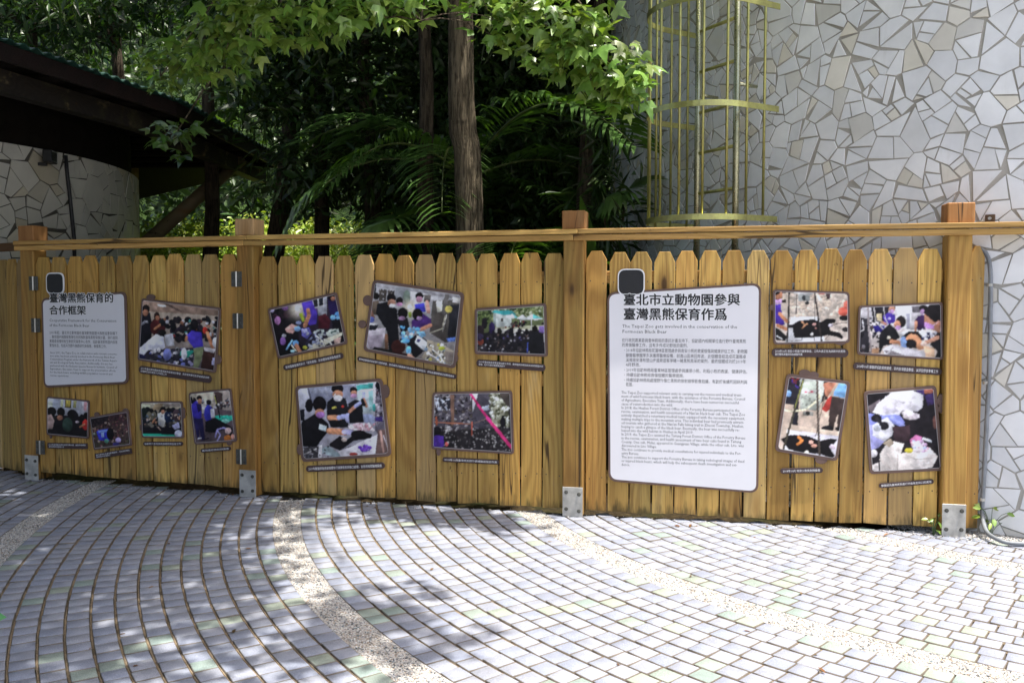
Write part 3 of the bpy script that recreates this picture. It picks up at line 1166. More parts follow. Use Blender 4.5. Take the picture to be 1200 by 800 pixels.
class Painter:
    """paints one printed photograph into vertex colours; coordinates are those of a crop of the print"""
    def __init__(self, n, m, X, Y):
        self.X, self.Y = X, Y
        self.C = np.ones((X.shape[0], X.shape[1], 3)) * 0.1
        self.r = np.random.default_rng(n)

    def put(self, mask, c, shade=True):
        c = np.array(c)
        k = int(mask.sum())
        if k == 0:
            return
        x, y = self.X[mask], self.Y[mask]
        f = np.ones(k)
        if shade and k > 6:      # light falls off over a body, cloth folds in it
            a = self.r.uniform(0.6, 2.2)
            u = (x - x.mean()) * math.cos(a) + (y - y.mean()) * math.sin(a)
            s = max(1e-6, np.abs(u).max())
            w = (x - x.mean()) * math.cos(a + 1.2) + (y - y.mean()) * math.sin(a + 1.2)
            f = 1.08 - 0.42 * u / s + 0.16 * np.sin(w / s * self.r.uniform(3, 7) + self.r.uniform(0, 6) + 1.5 * np.sin(u / s * 3))
        self.C[mask] = c[None] * np.clip(f, 0.35, 1.6)[:, None] + 0.0

    def run(self, ops):
        X, Y = self.X, self.Y
        for op in ops:
            k = op[0]
            if k == 'bg':
                a, b = np.array(hexl(op[1])), np.array(hexl(op[2]))
                t = ((Y - Y.min()) / (Y.max() - Y.min()))[..., None]
                self.C = a * (1 - t) + b * t
            elif k == 'e':
                _, cx, cy, rx, ry, c = op[:6]
                an = math.radians(op[6]) if len(op) > 6 else 0
                dx, dy = X - cx, Y - cy
                u = dx * math.cos(an) + dy * math.sin(an)
                v = -dx * math.sin(an) + dy * math.cos(an)
                self.put((u / rx) ** 2 + (v / ry) ** 2 < 1, hexl(c))
            elif k == 'p':
                pts = op[1]
                ins = np.zeros(X.shape, bool)
                for i in range(len(pts)):
                    (x0, y0), (x1, y1) = pts[i], pts[i - 1]
                    cond = ((y0 > Y) != (y1 > Y))
                    xi = (x1 - x0) * (Y - y0) / ((y1 - y0) if y1 != y0 else 1e-9) + x0
                    ins ^= cond & (X < xi)
                self.put(ins, hexl(op[2]))
            elif k == 'l':
                pts, w, c = op[1], op[2], op[3]
                for (x0, y0), (x1, y1) in zip(pts[:-1], pts[1:]):
                    L2 = (x1 - x0) ** 2 + (y1 - y0) ** 2 + 1e-9
                    t = np.clip(((X - x0) * (x1 - x0) + (Y - y0) * (y1 - y0)) / L2, 0, 1)
                    self.put(np.hypot(X - x0 - t * (x1 - x0), Y - y0 - t * (y1 - y0)) < w / 2, hexl(c))
            elif k == 's':      # clutter: many small dabs in a box
                _, x0, y0, x1, y1, n, sz, cols = op
                for i in range(n):
                    cx, cy = self.r.uniform(x0, x1), self.r.uniform(y0, y1)
                    rx, ry = self.r.uniform(0.4, 1.2, 2) * sz
                    c = hexl(cols[self.r.integers(0, len(cols))])
                    an = self.r.uniform(0, 3.14)
                    dx, dy = X - cx, Y - cy
                    u = dx * math.cos(an) + dy * math.sin(an)
                    v = -dx * math.sin(an) + dy * math.cos(an)
                    self.put((u / rx) ** 2 + (v / ry) ** 2 < 1, c)
            elif k == 'glow':
                _, cx, cy, rr, c, amt = op
                wgt = np.exp(-((X - cx) ** 2 + (Y - cy) ** 2) / rr ** 2)[..., None] * amt
                self.C = self.C * (1 - wgt) + np.array(hexl(c)) * wgt
        # light tonal unevenness and one soft pass, as a photograph has
        n, m = X.shape
        t = self.r.normal(0, 1, (n // 6 + 3, m // 6 + 3))
        gi, gj = np.linspace(0, t.shape[0] - 1.001, n), np.linspace(0, t.shape[1] - 1.001, m)
        i0, j0 = gi.astype(int), gj.astype(int)
        fi, fj = (gi - i0)[:, None], (gj - j0)[None]
        T = t[i0][:, j0] * (1 - fi) * (1 - fj) + t[i0 + 1][:, j0] * fi * (1 - fj) + t[i0][:, j0 + 1] * (1 - fi) * fj + t[i0 + 1][:, j0 + 1] * fi * fj
        self.C = self.C * (1 + 0.20 * T[..., None]) 
        self.C = self.C * (1 + self.r.normal(0, 0.10, (n, m, 1)))
        K = self.C.copy()
        K[1:-1, 1:-1] = (self.C[1:-1, 1:-1] * 4 + self.C[:-2, 1:-1] + self.C[2:, 1:-1] + self.C[1:-1, :-2] + self.C[1:-1, 2:]) / 8
        return np.clip(K, 0.004, 0.86)

def photo_board(idx, bay, crop, corners, border, rad, bumps, ops, label, gain=1.0):
    """crop = (x0, y0, scale) of the enlarged view the drawing is measured in; corners TL TR BR BL in that view"""
    x0, y0, sc = crop
    toph = lambda p: (x0 + p[0] / sc, y0 + p[1] / sc)
    q = [bay.hit(*toph(p), bay.sy) for p in corners]
    cx, cz = sum(p[0] for p in q) / 4, sum(p[1] for p in q) / 4
    q = [(p[0] - cx, p[1] - cz) for p in q]
    pxm = 1.0 / (FPX / bay.w(cx, 0, cz).y)
    m = MB()
    m.prism(rquad(q, rad * pxm), 0.0, 0.009, bev=0.0012)
    for j, (bx, by, br, bry) in enumerate(bumps):
        hx, hz = bay.hit(*toph((bx, by)), bay.sy)
        w_, h_ = br / sc * pxm, bry / sc * pxm
        m.prism([(hx - cx + w_ * math.cos(2 * math.pi * k / 14), hz - cz + h_ * math.sin(2 * math.pi * k / 14)) for k in range(14)],
                0.0006 + 0.0002 * j, 0.0088, bev=0.0008)
    body = m.build('photo_board', M_FRAME, None, bay.w(cx, bay.sy, cz), bay.ang)
    # print: grid over the inset quad
    Q = np.array(q)
    cen = Q.mean(0)
    bd = (border + 0.7) * pxm
    ex = (Q[1] - Q[0]) / np.linalg.norm(Q[1] - Q[0])
    ez = (Q[3] - Q[0]) / np.linalg.norm(Q[3] - Q[0])
    I = np.array([Q[0] + (ex + ez) * bd, Q[1] + (-ex + ez) * bd, Q[2] - (ex + ez) * bd, Q[3] + (ex - ez) * bd])
    wid, hei = np.linalg.norm(I[1] - I[0]), np.linalg.norm(I[3] - I[0])
    n_u, n_v = int(max(60, wid / 0.0042)), int(max(46, hei / 0.0042))
    u, v = np.meshgrid(np.linspace(0, 1, n_u), np.linspace(0, 1, n_v))
    P = (I[0][None, None] * ((1 - u) * (1 - v))[..., None] + I[1] * (u * (1 - v))[..., None] + I[2] * (u * v)[..., None] + I[3] * ((1 - u) * v)[..., None])
    # crop coordinates of the grid
    K = np.array(corners, float)
    fu, fv = bd / (wid + 2 * bd), bd / (hei + 2 * bd)
    uu, vv = fu + u * (1 - 2 * fu), fv + v * (1 - 2 * fv)
    Z = (K[0] * ((1 - uu) * (1 - vv))[..., None] + K[1] * (uu * (1 - vv))[..., None] + K[2] * (uu * vv)[..., None] + K[3] * ((1 - uu) * vv)[..., None])
    pt = Painter(idx, 0, Z[..., 0], Z[..., 1])
    C = pt.run(ops) * gain
    # white keyline round the picture
    du, dv = np.minimum(u, 1 - u) * wid, np.minimum(v, 1 - v) * hei
    rr = max(0.004, rad * pxm - bd)
    cornd = np.where((du < rr) & (dv < rr), rr - np.hypot(rr - du, rr - dv), np.minimum(du, dv))
    C[cornd < 0.0034] = (0.50, 0.48, 0.49)
    inside = cornd > -0.0005
    idxs = np.arange(n_u * n_v).reshape(n_v, n_u)
    ok = inside[:-1, :-1] & inside[1:, :-1] & inside[:-1, 1:] & inside[1:, 1:]
    F = np.stack([idxs[1:, :-1][ok], idxs[1:, 1:][ok], idxs[:-1, 1:][ok], idxs[:-1, :-1][ok]], 1)
    V = np.stack([P[..., 0].ravel(), np.full(n_u * n_v, -0.0009), P[..., 1].ravel()], 1)
    link(bpy.data.objects.new('print', mesh_np('print', V, F, [M_PRINT], col=C.reshape(-1, 3))), body)
    tag(body, label, 'photo board')
    return body

def text_mesh(name, lines, mat, parent, resu=2, offset=0.0, y=0.0, spacing=1.0, shifts=((0, 0),)):
    """lines: (text, x, z, height, target width or None) in the parent's frame; one mesh of flat letters"""
    V, F = [], []
    for txt, x, z, size, wid in lines:
        cu = bpy.data.curves.new('t', 'FONT')
        cu.body = txt
        cu.size = size
        cu.resolution_u = resu
        cu.fill_mode = 'FRONT'
        cu.dimensions = '2D'
        cu.space_character = spacing
        ob = bpy.data.objects.new('t', cu)
        COL.objects.link(ob)
        dg = bpy.context.evaluated_depsgraph_get()
        me = ob.evaluated_get(dg).to_mesh()
        if len(me.vertices):
            xs = [v.co.x for v in me.vertices]
            k = 1.0
            if wid:
                k = wid / max(1e-4, max(xs) - min(xs))
            for q_, (sx, sz) in enumerate(shifts):
                b = len(V)
                V += [(x + sx + v.co.x * k, y - 0.00003 * q_, z + sz + v.co.y) for v in me.vertices]
                for p in me.polygons:
                    F.append(tuple(b + i for i in p.vertices))
        ob.evaluated_get(dg).to_mesh_clear()
        COL.objects.unlink(ob)
        bpy.data.objects.remove(ob)
        bpy.data.curves.remove(cu)
    # face the camera (-y)
    FF = []
    for f in F:
        a, b_, c = (Vector(V[f[0]]), Vector(V[f[1]]), Vector(V[f[2]]))
        FF.append(f if (b_ - a).cross(c - a).y < 0 else f[::-1])
    me = bpy.data.meshes.new(name)
    me.from_pydata(V, [], FF)
    me.materials.append(mat)
    return link(bpy.data.objects.new(name, me), parent)

def caption(bay, a, b, th, text, label, rows=1, square=False):
    """a, b: photo pixels of the two ends of the plate's middle line"""
    A, B = bay.hit(*a, bay.sy), bay.hit(*b, bay.sy)
    pxm = bay.w((A[0] + B[0]) / 2, 0, 1).y / FPX
    cx, cz = (A[0] + B[0]) / 2, (A[1] + B[1]) / 2
    L = math.hypot(B[0] - A[0], B[1] - A[1])
    tilt = math.atan2(B[1] - A[1], B[0] - A[0])
    hh = th * pxm / 2
    rad = hh * (0.35 if square else 0.96)
    out = []
    for k, (sx, sz) in enumerate(((1, -1), (1, 1), (-1, 1), (-1, -1))):
        for j in range(6):
            an = math.radians(-90 + 90 * k + 18 * j)
            out.append((sx * (L / 2 - rad) + rad * math.cos(an), sz * (hh - rad) + rad * math.sin(an)))
    m = MB()
    m.prism(out, 0.0, 0.007, bev=0.001)
    o = m.build('caption_plate', M_CAPTION, None, bay.w(cx, bay.sy + 0.002, cz), bay.ang)
    o.rotation_euler = (0, -tilt, bay.ang)
    tag(o, label, 'caption')
    fs = hh * (1.0 if rows == 1 else 0.62)
    n = len(text)
    lines = []
    if rows == 1:
        lines.append((text, -L / 2 + hh * 0.9, -fs * 0.38, fs, L - hh * 1.9))
    else:
        cut = int(n * 0.72)
        lines.append((text[:cut], -L / 2 + hh * 0.7, fs * 0.22, fs, L - hh * 1.4))
        lines.append((text[cut:], -L / 2 + hh * 0.7, -fs * 0.95, fs, (L - hh * 1.4) * (n - cut) / cut))
    text_mesh('lettering', lines, M_WHITEINK, o, 1, 0.0, -0.0009)
    return o

def text_panel(bay, corners, rad, label, tab, title, titles_px, sub, cn, en):
    """corners TL TR BR BL in photo pixels"""
    q = [bay.hit(*p, bay.sy) for p in corners]
    cx, cz = sum(p[0] for p in q) / 4, sum(p[1] for p in q) / 4
    Q = [(p[0] - cx, p[1] - cz) for p in q]
    pxm = bay.w(cx, 0, cz).y / FPX
    m = MB()
    m.prism(rquad(Q, rad * pxm, 8), 0.0, 0.012, bev=0.002)
    body = m.build('text_panel', M_FRAME, None, bay.w(cx, bay.sy - 0.004, cz), bay.ang)
    tag(body, label, 'sign')
    A = np.array(Q)
    ex = (A[1] - A[0]) / np.linalg.norm(A[1] - A[0])
    ez = (A[3] - A[0]) / np.linalg.norm(A[3] - A[0])
    bd = 2.6 * pxm
    I = [A[0] + (ex + ez) * bd, A[1] + (-ex + ez) * bd, A[2] - (ex + ez) * bd, A[3] + (ex - ez) * bd]
    m = MB()
    m.prism(rquad([tuple(p) for p in I], (rad - 2.2) * pxm, 8), -0.0005, 0.0005)
    m.build('face', M_PANEL, body)
    # plain cut-out tab standing up at the top left corner
    t0, t1 = bay.hit(tab[0], tab[1], bay.sy), bay.hit(tab[2], tab[3], bay.sy)
    x0, x1, z0, z1 = t0[0] - cx, t1[0] - cx, t1[1] - cz, t0[1] - cz
    rr = (x1 - x0) * 0.28
    def rr_out(x0, x1, z0, z1, rr):
        return rquad([(x0, z1), (x1, z1), (x1, z0), (x0, z0)], rr, 5)
    m = MB()
    m.prism(rr_out(x0, x1, z0, z1, rr), -0.0002, 0.0075, bev=0.0008)
    tb = m.build('tab', M_WHITEINK, body)
    g_ = 1.4 * pxm
    m = MB()
    m.prism(rr_out(x0 + g_, x1 - g_, z0 + g_, z1 - g_, rr - g_ * 0.6), -0.0007, 0.001)
    m.build('tab_face', M_INK, tb)
    def at(px, py):
        h_ = bay.hit(px, py, bay.sy)
        return h_[0] - cx, h_[1] - cz
    tl = []
    for txt, (xa, xb, yt, yb) in zip(title, titles_px):
        a, b = at(xa, yb), at(xb, yt)
        tl.append((txt, a[0], a[1] + (b[1] - a[1]) * 0.10, (b[1] - a[1]) * 1.02, b[0] - a[0]))
    ring = [(0.0062 * math.cos(k * math.pi / 5), 0.0062 * math.sin(k * math.pi / 5)) for k in range(10)]
    text_mesh('title_outline', tl, M_WHITEINK, body, 2, 0, -0.0008, shifts=ring)
    text_mesh('title', tl, M_INK, body, 3, 0, -0.0013, shifts=((0, 0), (0.0026, 0), (-0.0018, 0), (0, 0.0018), (0.001, -0.0014)))
    def block(name, lines, mat, off=0.0):
        out = []
        for txt, xa, xb, yb, hpx in lines:
            a, b = at(xa, yb), at(xb, yb)
            out.append((txt, a[0], a[1], hpx * pxm, (b[0] - a[0])))
        text_mesh(name, out, mat, body, 1, off, -0.0008)
    block('subtitle', sub, M_INK, 0.0004)
    block('chinese_text', cn, M_GREYINK)
    block('english_text', en, M_GREYINK)
    return body

# ------------------------------------------------------------------ sign contents
B0, B1, B2 = BAYS
DK = ['#15131a', '#1c1a20', '#241f24', '#101014']
GREYS_P = ['#3a3a42', '#55545c', '#77747a', '#2a2a30', '#9a969c', '#c9c6cc']
SKIN = '#b9805f'

photo_board(1, B0, (155, 335, 6.667), [(72, 95), (692, 170), (650, 680), (38, 580)], 1.6, 3.5,
    [(142, 88, 42, 24), (668, 575, 30, 36)], [
    ('bg', '#d9c6b2', '#4a4450'),
    ('p', [(60, 90), (690, 165), (690, 235), (60, 195)], '#a58a7a'), ('p', [(180, 105), (240, 115), (420, 205), (380, 205)], '#6e5a52'),
    ('p', [(195, 140), (262, 148), (272, 166), (208, 160)], '#f4f2ee'), ('p', [(80, 105), (160, 115), (160, 125), (80, 115)], '#e8e4e0'),
    ('p', [(60, 205), (140, 205), (160, 300), (150, 430), (40, 490)], '#17161f'), ('e', 108, 180, 32, 34, '#1c1416'), ('e', 105, 208, 22, 26, '#a06f58'),
    ('s', 75, 275, 130, 300, 6, 9, ['#8a8a96', '#c0c0c8']),
    ('e', 205, 320, 60, 75, '#4a1c1e'), ('e', 195, 235, 23, 32, '#2a1a18'), ('e', 200, 250, 16, 18, '#b27a60'), ('l', [(180, 335), (235, 295)], 18, SKIN),
    ('s', 240, 250, 670, 420, 60, 30, DK + ['#2c2430', '#3a2c34', '#1a2024']), ('s', 250, 260, 660, 400, 26, 12, ['#a06f58', '#6a4030', '#4a8a86', '#8a3030', '#c8c8d0']),
    ('p', [(40, 500), (190, 375), (250, 395), (262, 480), (140, 570), (40, 530)], '#dcdcea'), ('e', 235, 365, 36, 26, '#191518'),
    ('p', [(255, 385), (320, 370), (335, 465), (270, 470)], '#cfcfd8'),
    ('p', [(130, 500), (500, 480), (470, 640), (40, 590)], '#2a2632'), ('s', 140, 490, 470, 620, 60, 16, GREYS_P + ['#6a70b0', '#8a86a8']),
    ('p', [(380, 510), (500, 500), (440, 560), (380, 545)], '#2fa08c'), ('e', 410, 530, 22, 46, '#e6e6ee'), ('e', 278, 535, 32, 46, '#7a80c0'),
    ('p', [(425, 390), (470, 348), (545, 365), (560, 475), (490, 492), (445, 430)], '#4a3cb4'), ('e', 490, 300, 30, 45, '#181418'), ('l', [(430, 400), (425, 425)], 20, SKIN),
    ('p', [(482, 486), (562, 472), (545, 575), (512, 655), (478, 650), (492, 560)], '#7a8260'),
    ('p', [(562, 480), (650, 492), (640, 680), (535, 660)], '#38221e'), ('p', [(562, 478), (655, 490), (640, 522), (568, 506)], '#c9c3c8'),
    ('e', 572, 345, 18, 26, '#c43a2e'), ('l', [(590, 365), (628, 478)], 24, '#cf8a66'), ('e', 655, 440, 28, 40, '#e8e8f0'), ('p', [(40, 520), (110, 545), (80, 600), (36, 585)], '#1c1a3c'),
    ('p', [(630, 560), (670, 560), (660, 620), (620, 615)], '#a8a6c8')],
    'tilted photo of a crowd round a person in white coat, beside left text panel')

photo_board(2, B0, (45, 450, 8.42), [(80, 120), (500, 160), (495, 540), (78, 500)], 1.0, 3.2, [(118, 512, 14, 24)], [
    ('bg', '#cfd0da', '#201d22'), ('p', [(60, 100), (150, 110), (150, 250), (60, 250)], '#e8ecd8'), ('p', [(140, 110), (225, 120), (215, 250), (140, 240)], '#b8bcca'),
    ('p', [(268, 140), (330, 146), (325, 238), (262, 230)], '#5a5030'), ('p', [(280, 152), (320, 156), (314, 226), (274, 220)], '#c8b458'),
    ('p', [(225, 135), (250, 138), (245, 225), (222, 220)], '#d6d8b0'), ('p', [(350, 150), (380, 152), (374, 236), (345, 232)], '#a8a468'),
    ('p', [(430, 150), (500, 160), (500, 290), (440, 270)], '#d8cfd4'), ('p', [(450, 165), (480, 168), (478, 260), (452, 256)], '#d8a0a4'),
    ('p', [(78, 330), (200, 300), (500, 320), (500, 545), (70, 510)], '#1a171a'),
    ('e', 130, 270, 50, 48, '#161214'), ('e', 225, 275, 40, 48, '#15110f'), ('e', 335, 290, 48, 42, '#141012'), ('e', 375, 320, 24, 46, '#18141a'), ('e', 430, 330, 24, 36, '#141214'), ('e', 475, 310, 30, 34, '#120e10'),
    ('p', [(80, 300), (130, 300), (160, 360), (140, 440), (75, 440)], '#c0a49c'), ('e', 215, 330, 28, 24, '#a5735c'), ('e', 290, 400, 50, 70, '#2f4038'),
    ('e', 465, 400, 30, 52, '#c4342e'), ('l', [(415, 420), (455, 395)], 18, SKIN), ('e', 385, 372, 18, 10, '#c8b8c0')],
    'small photo of a seated audience seen from behind, lowest left on the gate')

photo_board(3, B0, (45, 450, 8.42), [(497, 325), (885, 255), (920, 605), (545, 650)], 1.2, 2.0, [(572, 300, 30, 26), (856, 268, 34, 30)], [
    ('bg', '#4a3238', '#4a4038'), ('s', 490, 240, 930, 660, 420, 10, ['#5a3038', '#7a4a52', '#3a2a24', '#2a2420', '#8a6a5a', '#4a4a34', '#6a5448', '#241c20', '#a08a80']),
    ('p', [(500, 325), (700, 290), (690, 360), (560, 420), (500, 400)], '#241c20'), ('s', 500, 300, 690, 420, 40, 12, ['#2a2226', '#3a2c30', '#1c1618']),
    ('p', [(575, 470), (600, 450), (700, 440), (720, 470), (715, 545), (690, 560), (600, 550)], '#3a3fc4'), ('p', [(590, 460), (690, 446), (700, 470), (600, 482)], '#7f9ae0'), ('p', [(620, 480), (648, 476), (650, 520), (624, 524)], '#a8c0f0'),
    ('e', 712, 490, 38, 58, '#121014'), ('e', 790, 550, 26, 24, '#b8a8e0'), ('e', 770, 590, 34, 18, '#3a3470'), ('e', 675, 560, 22, 20, '#58907a'), ('e', 552, 490, 12, 12, '#98a090')],
    'small photo of a blue barrel lying on leaf litter, beside the audience photo')

photo_board(4, B0, (160, 445, 8.42), [(33, 212), (450, 210), (465, 575), (50, 570)], 1.1, 3.2, [(458, 310, 22, 40), (464, 355, 16, 26), (40, 470, 14, 30)], [
    ('bg', '#cfc2a8', '#3a363c'), ('p', [(120, 212), (260, 212), (260, 240), (150, 250)], '#e8dcc0'), ('p', [(200, 215), (270, 230), (240, 300), (150, 300)], '#b09878'), ('p', [(260, 215), (440, 212), (440, 260), (280, 268)], '#9a8e84'), ('e', 190, 226, 26, 10, '#fbf8f0'), ('e', 330, 224, 40, 8, '#f0e8e0'),
    ('p', [(50, 240), (140, 250), (130, 320), (50, 330)], '#d8d8b8'),
    ('s', 45, 290, 450, 470, 70, 26, DK + ['#3a3634', '#2a3440']), ('e', 75, 320, 36, 50, '#1c2420'),
    ('p', [(210, 330), (280, 310), (290, 400), (270, 470), (220, 440)], '#d4cec6'), ('e', 265, 290, 30, 30, '#151214'), ('e', 262, 315, 18, 20, '#b58468'),
    ('e', 150, 350, 50, 46, '#6f6a58'), ('e', 148, 302, 24, 22, '#161314'), ('e', 315, 360, 40, 60, '#1d2c48'), ('e', 320, 295, 26, 24, '#181416'), ('e', 395, 345, 36, 60, '#4a3a40'), ('s', 60, 330, 440, 440, 30, 10, ['#b58468', '#c8b0a0', '#a0a0a8', '#5a6a80']),
    ('p', [(50, 470), (440, 460), (450, 545), (60, 535)], '#17141a'), ('p', [(60, 530), (390, 538), (360, 572), (55, 566)], '#2fae8e'),
    ('p', [(350, 450), (415, 415), (430, 470), (380, 490)], '#b8b6d8'), ('e', 415, 530, 36, 36, '#cfcfe2'), ('l', [(160, 420), (185, 385)], 16, SKIN), ('l', [(215, 465), (240, 495)], 8, '#c8a898')],
    'small photo of people bent over a green mat, beneath the crowd photo')

photo_board(5, B0, (160, 445, 8.42), [(510, 125), (930, 80), (990, 610), (570, 640)], 1.4, 4.0, [(912, 622, 30, 22)], [
    ('bg', '#cdbfae', '#4d4246'), ('p', [(510, 130), (760, 100), (760, 230), (520, 240)], '#d5c9b4'), ('p', [(750, 95), (850, 130), (850, 300), (800, 300), (790, 170)], '#4a3a38'), ('p', [(850, 90), (940, 85), (955, 300), (860, 280)], '#b9aaa0'), ('p', [(880, 190), (925, 185), (925, 250), (885, 255)], '#6a4034'),
    ('s', 515, 160, 600, 215, 10, 20, DK), ('s', 640, 190, 960, 330, 50, 14, GREYS_P + ['#d8d0c8']),
    ('p', [(530, 240), (960, 310), (990, 620), (560, 640)], '#5b4d52'),
    ('p', [(770, 350), (945, 350), (950, 395), (880, 415), (780, 385)], '#34b59c'), ('e', 880, 405, 40, 20, '#8ad0c0'),
    ('e', 715, 220, 26, 26, '#18141a'), ('p', [(650, 240), (690, 250), (700, 320), (650, 330)], '#c8c4c0'), ('e', 712, 330, 44, 82, '#3a3aa8'), ('p', [(730, 290), (770, 280), (775, 370), (740, 375)], '#d8d4dc'),
    ('p', [(680, 410), (780, 370), (920, 450), (950, 480), (930, 600), (900, 480), (760, 520), (680, 510)], '#121014'),
    ('l', [(780, 155), (825, 370)], 12, '#1f1c20'), ('l', [(770, 160), (790, 230)], 8, '#c8c060'),
    ('p', [(545, 240), (590, 205), (640, 240), (645, 370), (580, 400), (540, 330)], '#3a2f9c'), ('e', 622, 178, 28, 26, '#161316'), ('e', 625, 212, 20, 28, '#a87860'), ('p', [(590, 230), (640, 240), (640, 300), (610, 320)], '#1f1a48'),
    ('p', [(560, 380), (655, 375), (680, 590), (640, 595), (618, 470), (625, 575), (600, 575)], '#231e48'), ('l', [(660, 590), (712, 575)], 12, '#141216'), ('l', [(612, 578), (640, 572)], 10, '#c8c8d0'),
    ('l', [(780, 560), (800, 490), (860, 470), (900, 490)], 14, '#9a92c8'), ('l', [(800, 600), (830, 540), (800, 500)], 12, '#a8a2d4'),
    ('e', 900, 575, 36, 34, '#a8642c'), ('e', 905, 500, 30, 30, '#d8b8b4'), ('e', 950, 560, 18, 26, '#c89080')],
    'upright photo of a person in purple standing over a dark animal, near gate hinge')

photo_board(6, B1, (305, 330, 7.275), [(58, 230), (650, 85), (745, 530), (150, 662)], 2.0, 4.5, [], [
    ('bg', '#3c2f44', '#1a171c'), ('p', [(240, 190), (480, 120), (500, 260), (300, 300)], '#7a5f9a'), ('p', [(480, 110), (570, 95), (570, 300), (500, 300)], '#a8aab4'),
    ('p', [(445, 135), (545, 115), (548, 215), (460, 230)], '#cfd0d4'), ('p', [(450, 145), (490, 136), (494, 208), (462, 216)], '#2a2c34'), ('p', [(500, 130), (538, 122), (540, 200), (506, 206)], '#2a2c34'),
    ('s', 60, 200, 300, 660, 120, 34, DK + ['#2a1f26', '#3a2430']), ('p', [(80, 330), (300, 300), (360, 600), (170, 660)], '#141116'),
    ('glow', 325, 230, 60, '#fff6e0', 0.95), ('e', 325, 228, 26, 24, '#fffdf4'), ('p', [(330, 270), (365, 265), (385, 340), (365, 345)], '#a8b83c'),
    ('p', [(355, 180), (400, 150), (440, 155), (490, 270), (480, 360), (420, 370), (375, 260)], '#5640b8'), ('l', [(412, 240), (418, 290), (385, 375)], 34, '#c48a68'),
    ('p', [(500, 290), (560, 270), (600, 330), (590, 400), (500, 400)], '#4c1c26'), ('p', [(570, 130), (640, 110), (680, 260), (660, 300), (600, 280)], '#2a2050'), ('e', 610, 130, 36, 34, '#17131a'), ('e', 622, 145, 20, 18, '#b07a62'),
    ('p', [(610, 320), (690, 300), (715, 480), (680, 530), (620, 400)], '#131117'), ('e', 622, 305, 22, 20, '#7ab0e0'), ('e', 660, 275, 22, 18, '#5f9cdc'), ('e', 665, 308, 20, 14, '#7ab0e0'),
    ('p', [(380, 600), (470, 520), (700, 430), (700, 455), (520, 560)], '#cfcbb8'), ('p', [(555, 440), (600, 405), (668, 402), (676, 440), (590, 475)], '#c4ccc4'), ('p', [(600, 425), (650, 412), (652, 425), (606, 440)], '#3a5a54'),
    ('p', [(450, 430), (500, 405), (545, 410), (550, 450), (500, 475)], '#b4bcb8'), ('p', [(470, 430), (520, 415), (525, 440), (480, 450)], '#20242a'),
    ('p', [(350, 400), (420, 390), (440, 440), (400, 490), (360, 460)], '#6a66b8'), ('p', [(355, 405), (400, 398), (410, 430), (368, 440)], '#b8b8e0'), ('s', 380, 430, 560, 560, 34, 14, ['#3a3a58', '#6a6a90', '#8890b0', '#28283c', '#b0b4c0']),
    ('l', [(480, 460), (530, 500), (555, 560)], 9, '#ecebe4'), ('l', [(545, 490), (600, 520), (630, 560)], 9, '#e6e4dc'),
    ('e', 150, 330, 26, 34, '#b07ab0'), ('e', 195, 505, 24, 34, '#8a60a8'), ('e', 215, 225, 26, 20, '#7a5488'), ('e', 100, 245, 20, 16, '#b0a8c8'), ('e', 205, 460, 18, 14, '#a8a8b0'),
    ('p', [(215, 400), (270, 360), (330, 380), (280, 440), (230, 430)], '#e0b0a8'), ('e', 320, 400, 28, 22, '#88b4e4'), ('l', [(225, 575), (275, 500)], 14, '#8cc0ec'), ('e', 305, 525, 26, 26, '#6fa8e0'), ('l', [(310, 540), (345, 600)], 30, '#c48a6a'),
    ('l', [(270, 540), (310, 590)], 8, '#f0ead0'), ('e', 280, 590, 20, 12, '#a8d4e4'), ('e', 385, 560, 20, 14, '#b8b848'), ('e', 330, 350, 24, 14, '#8f9ac0'), ('p', [(630, 490), (690, 470), (680, 540), (640, 545)], '#d0b0a4')],
    'photo tilted to the left of a lamp-lit operating table, beside the second post')

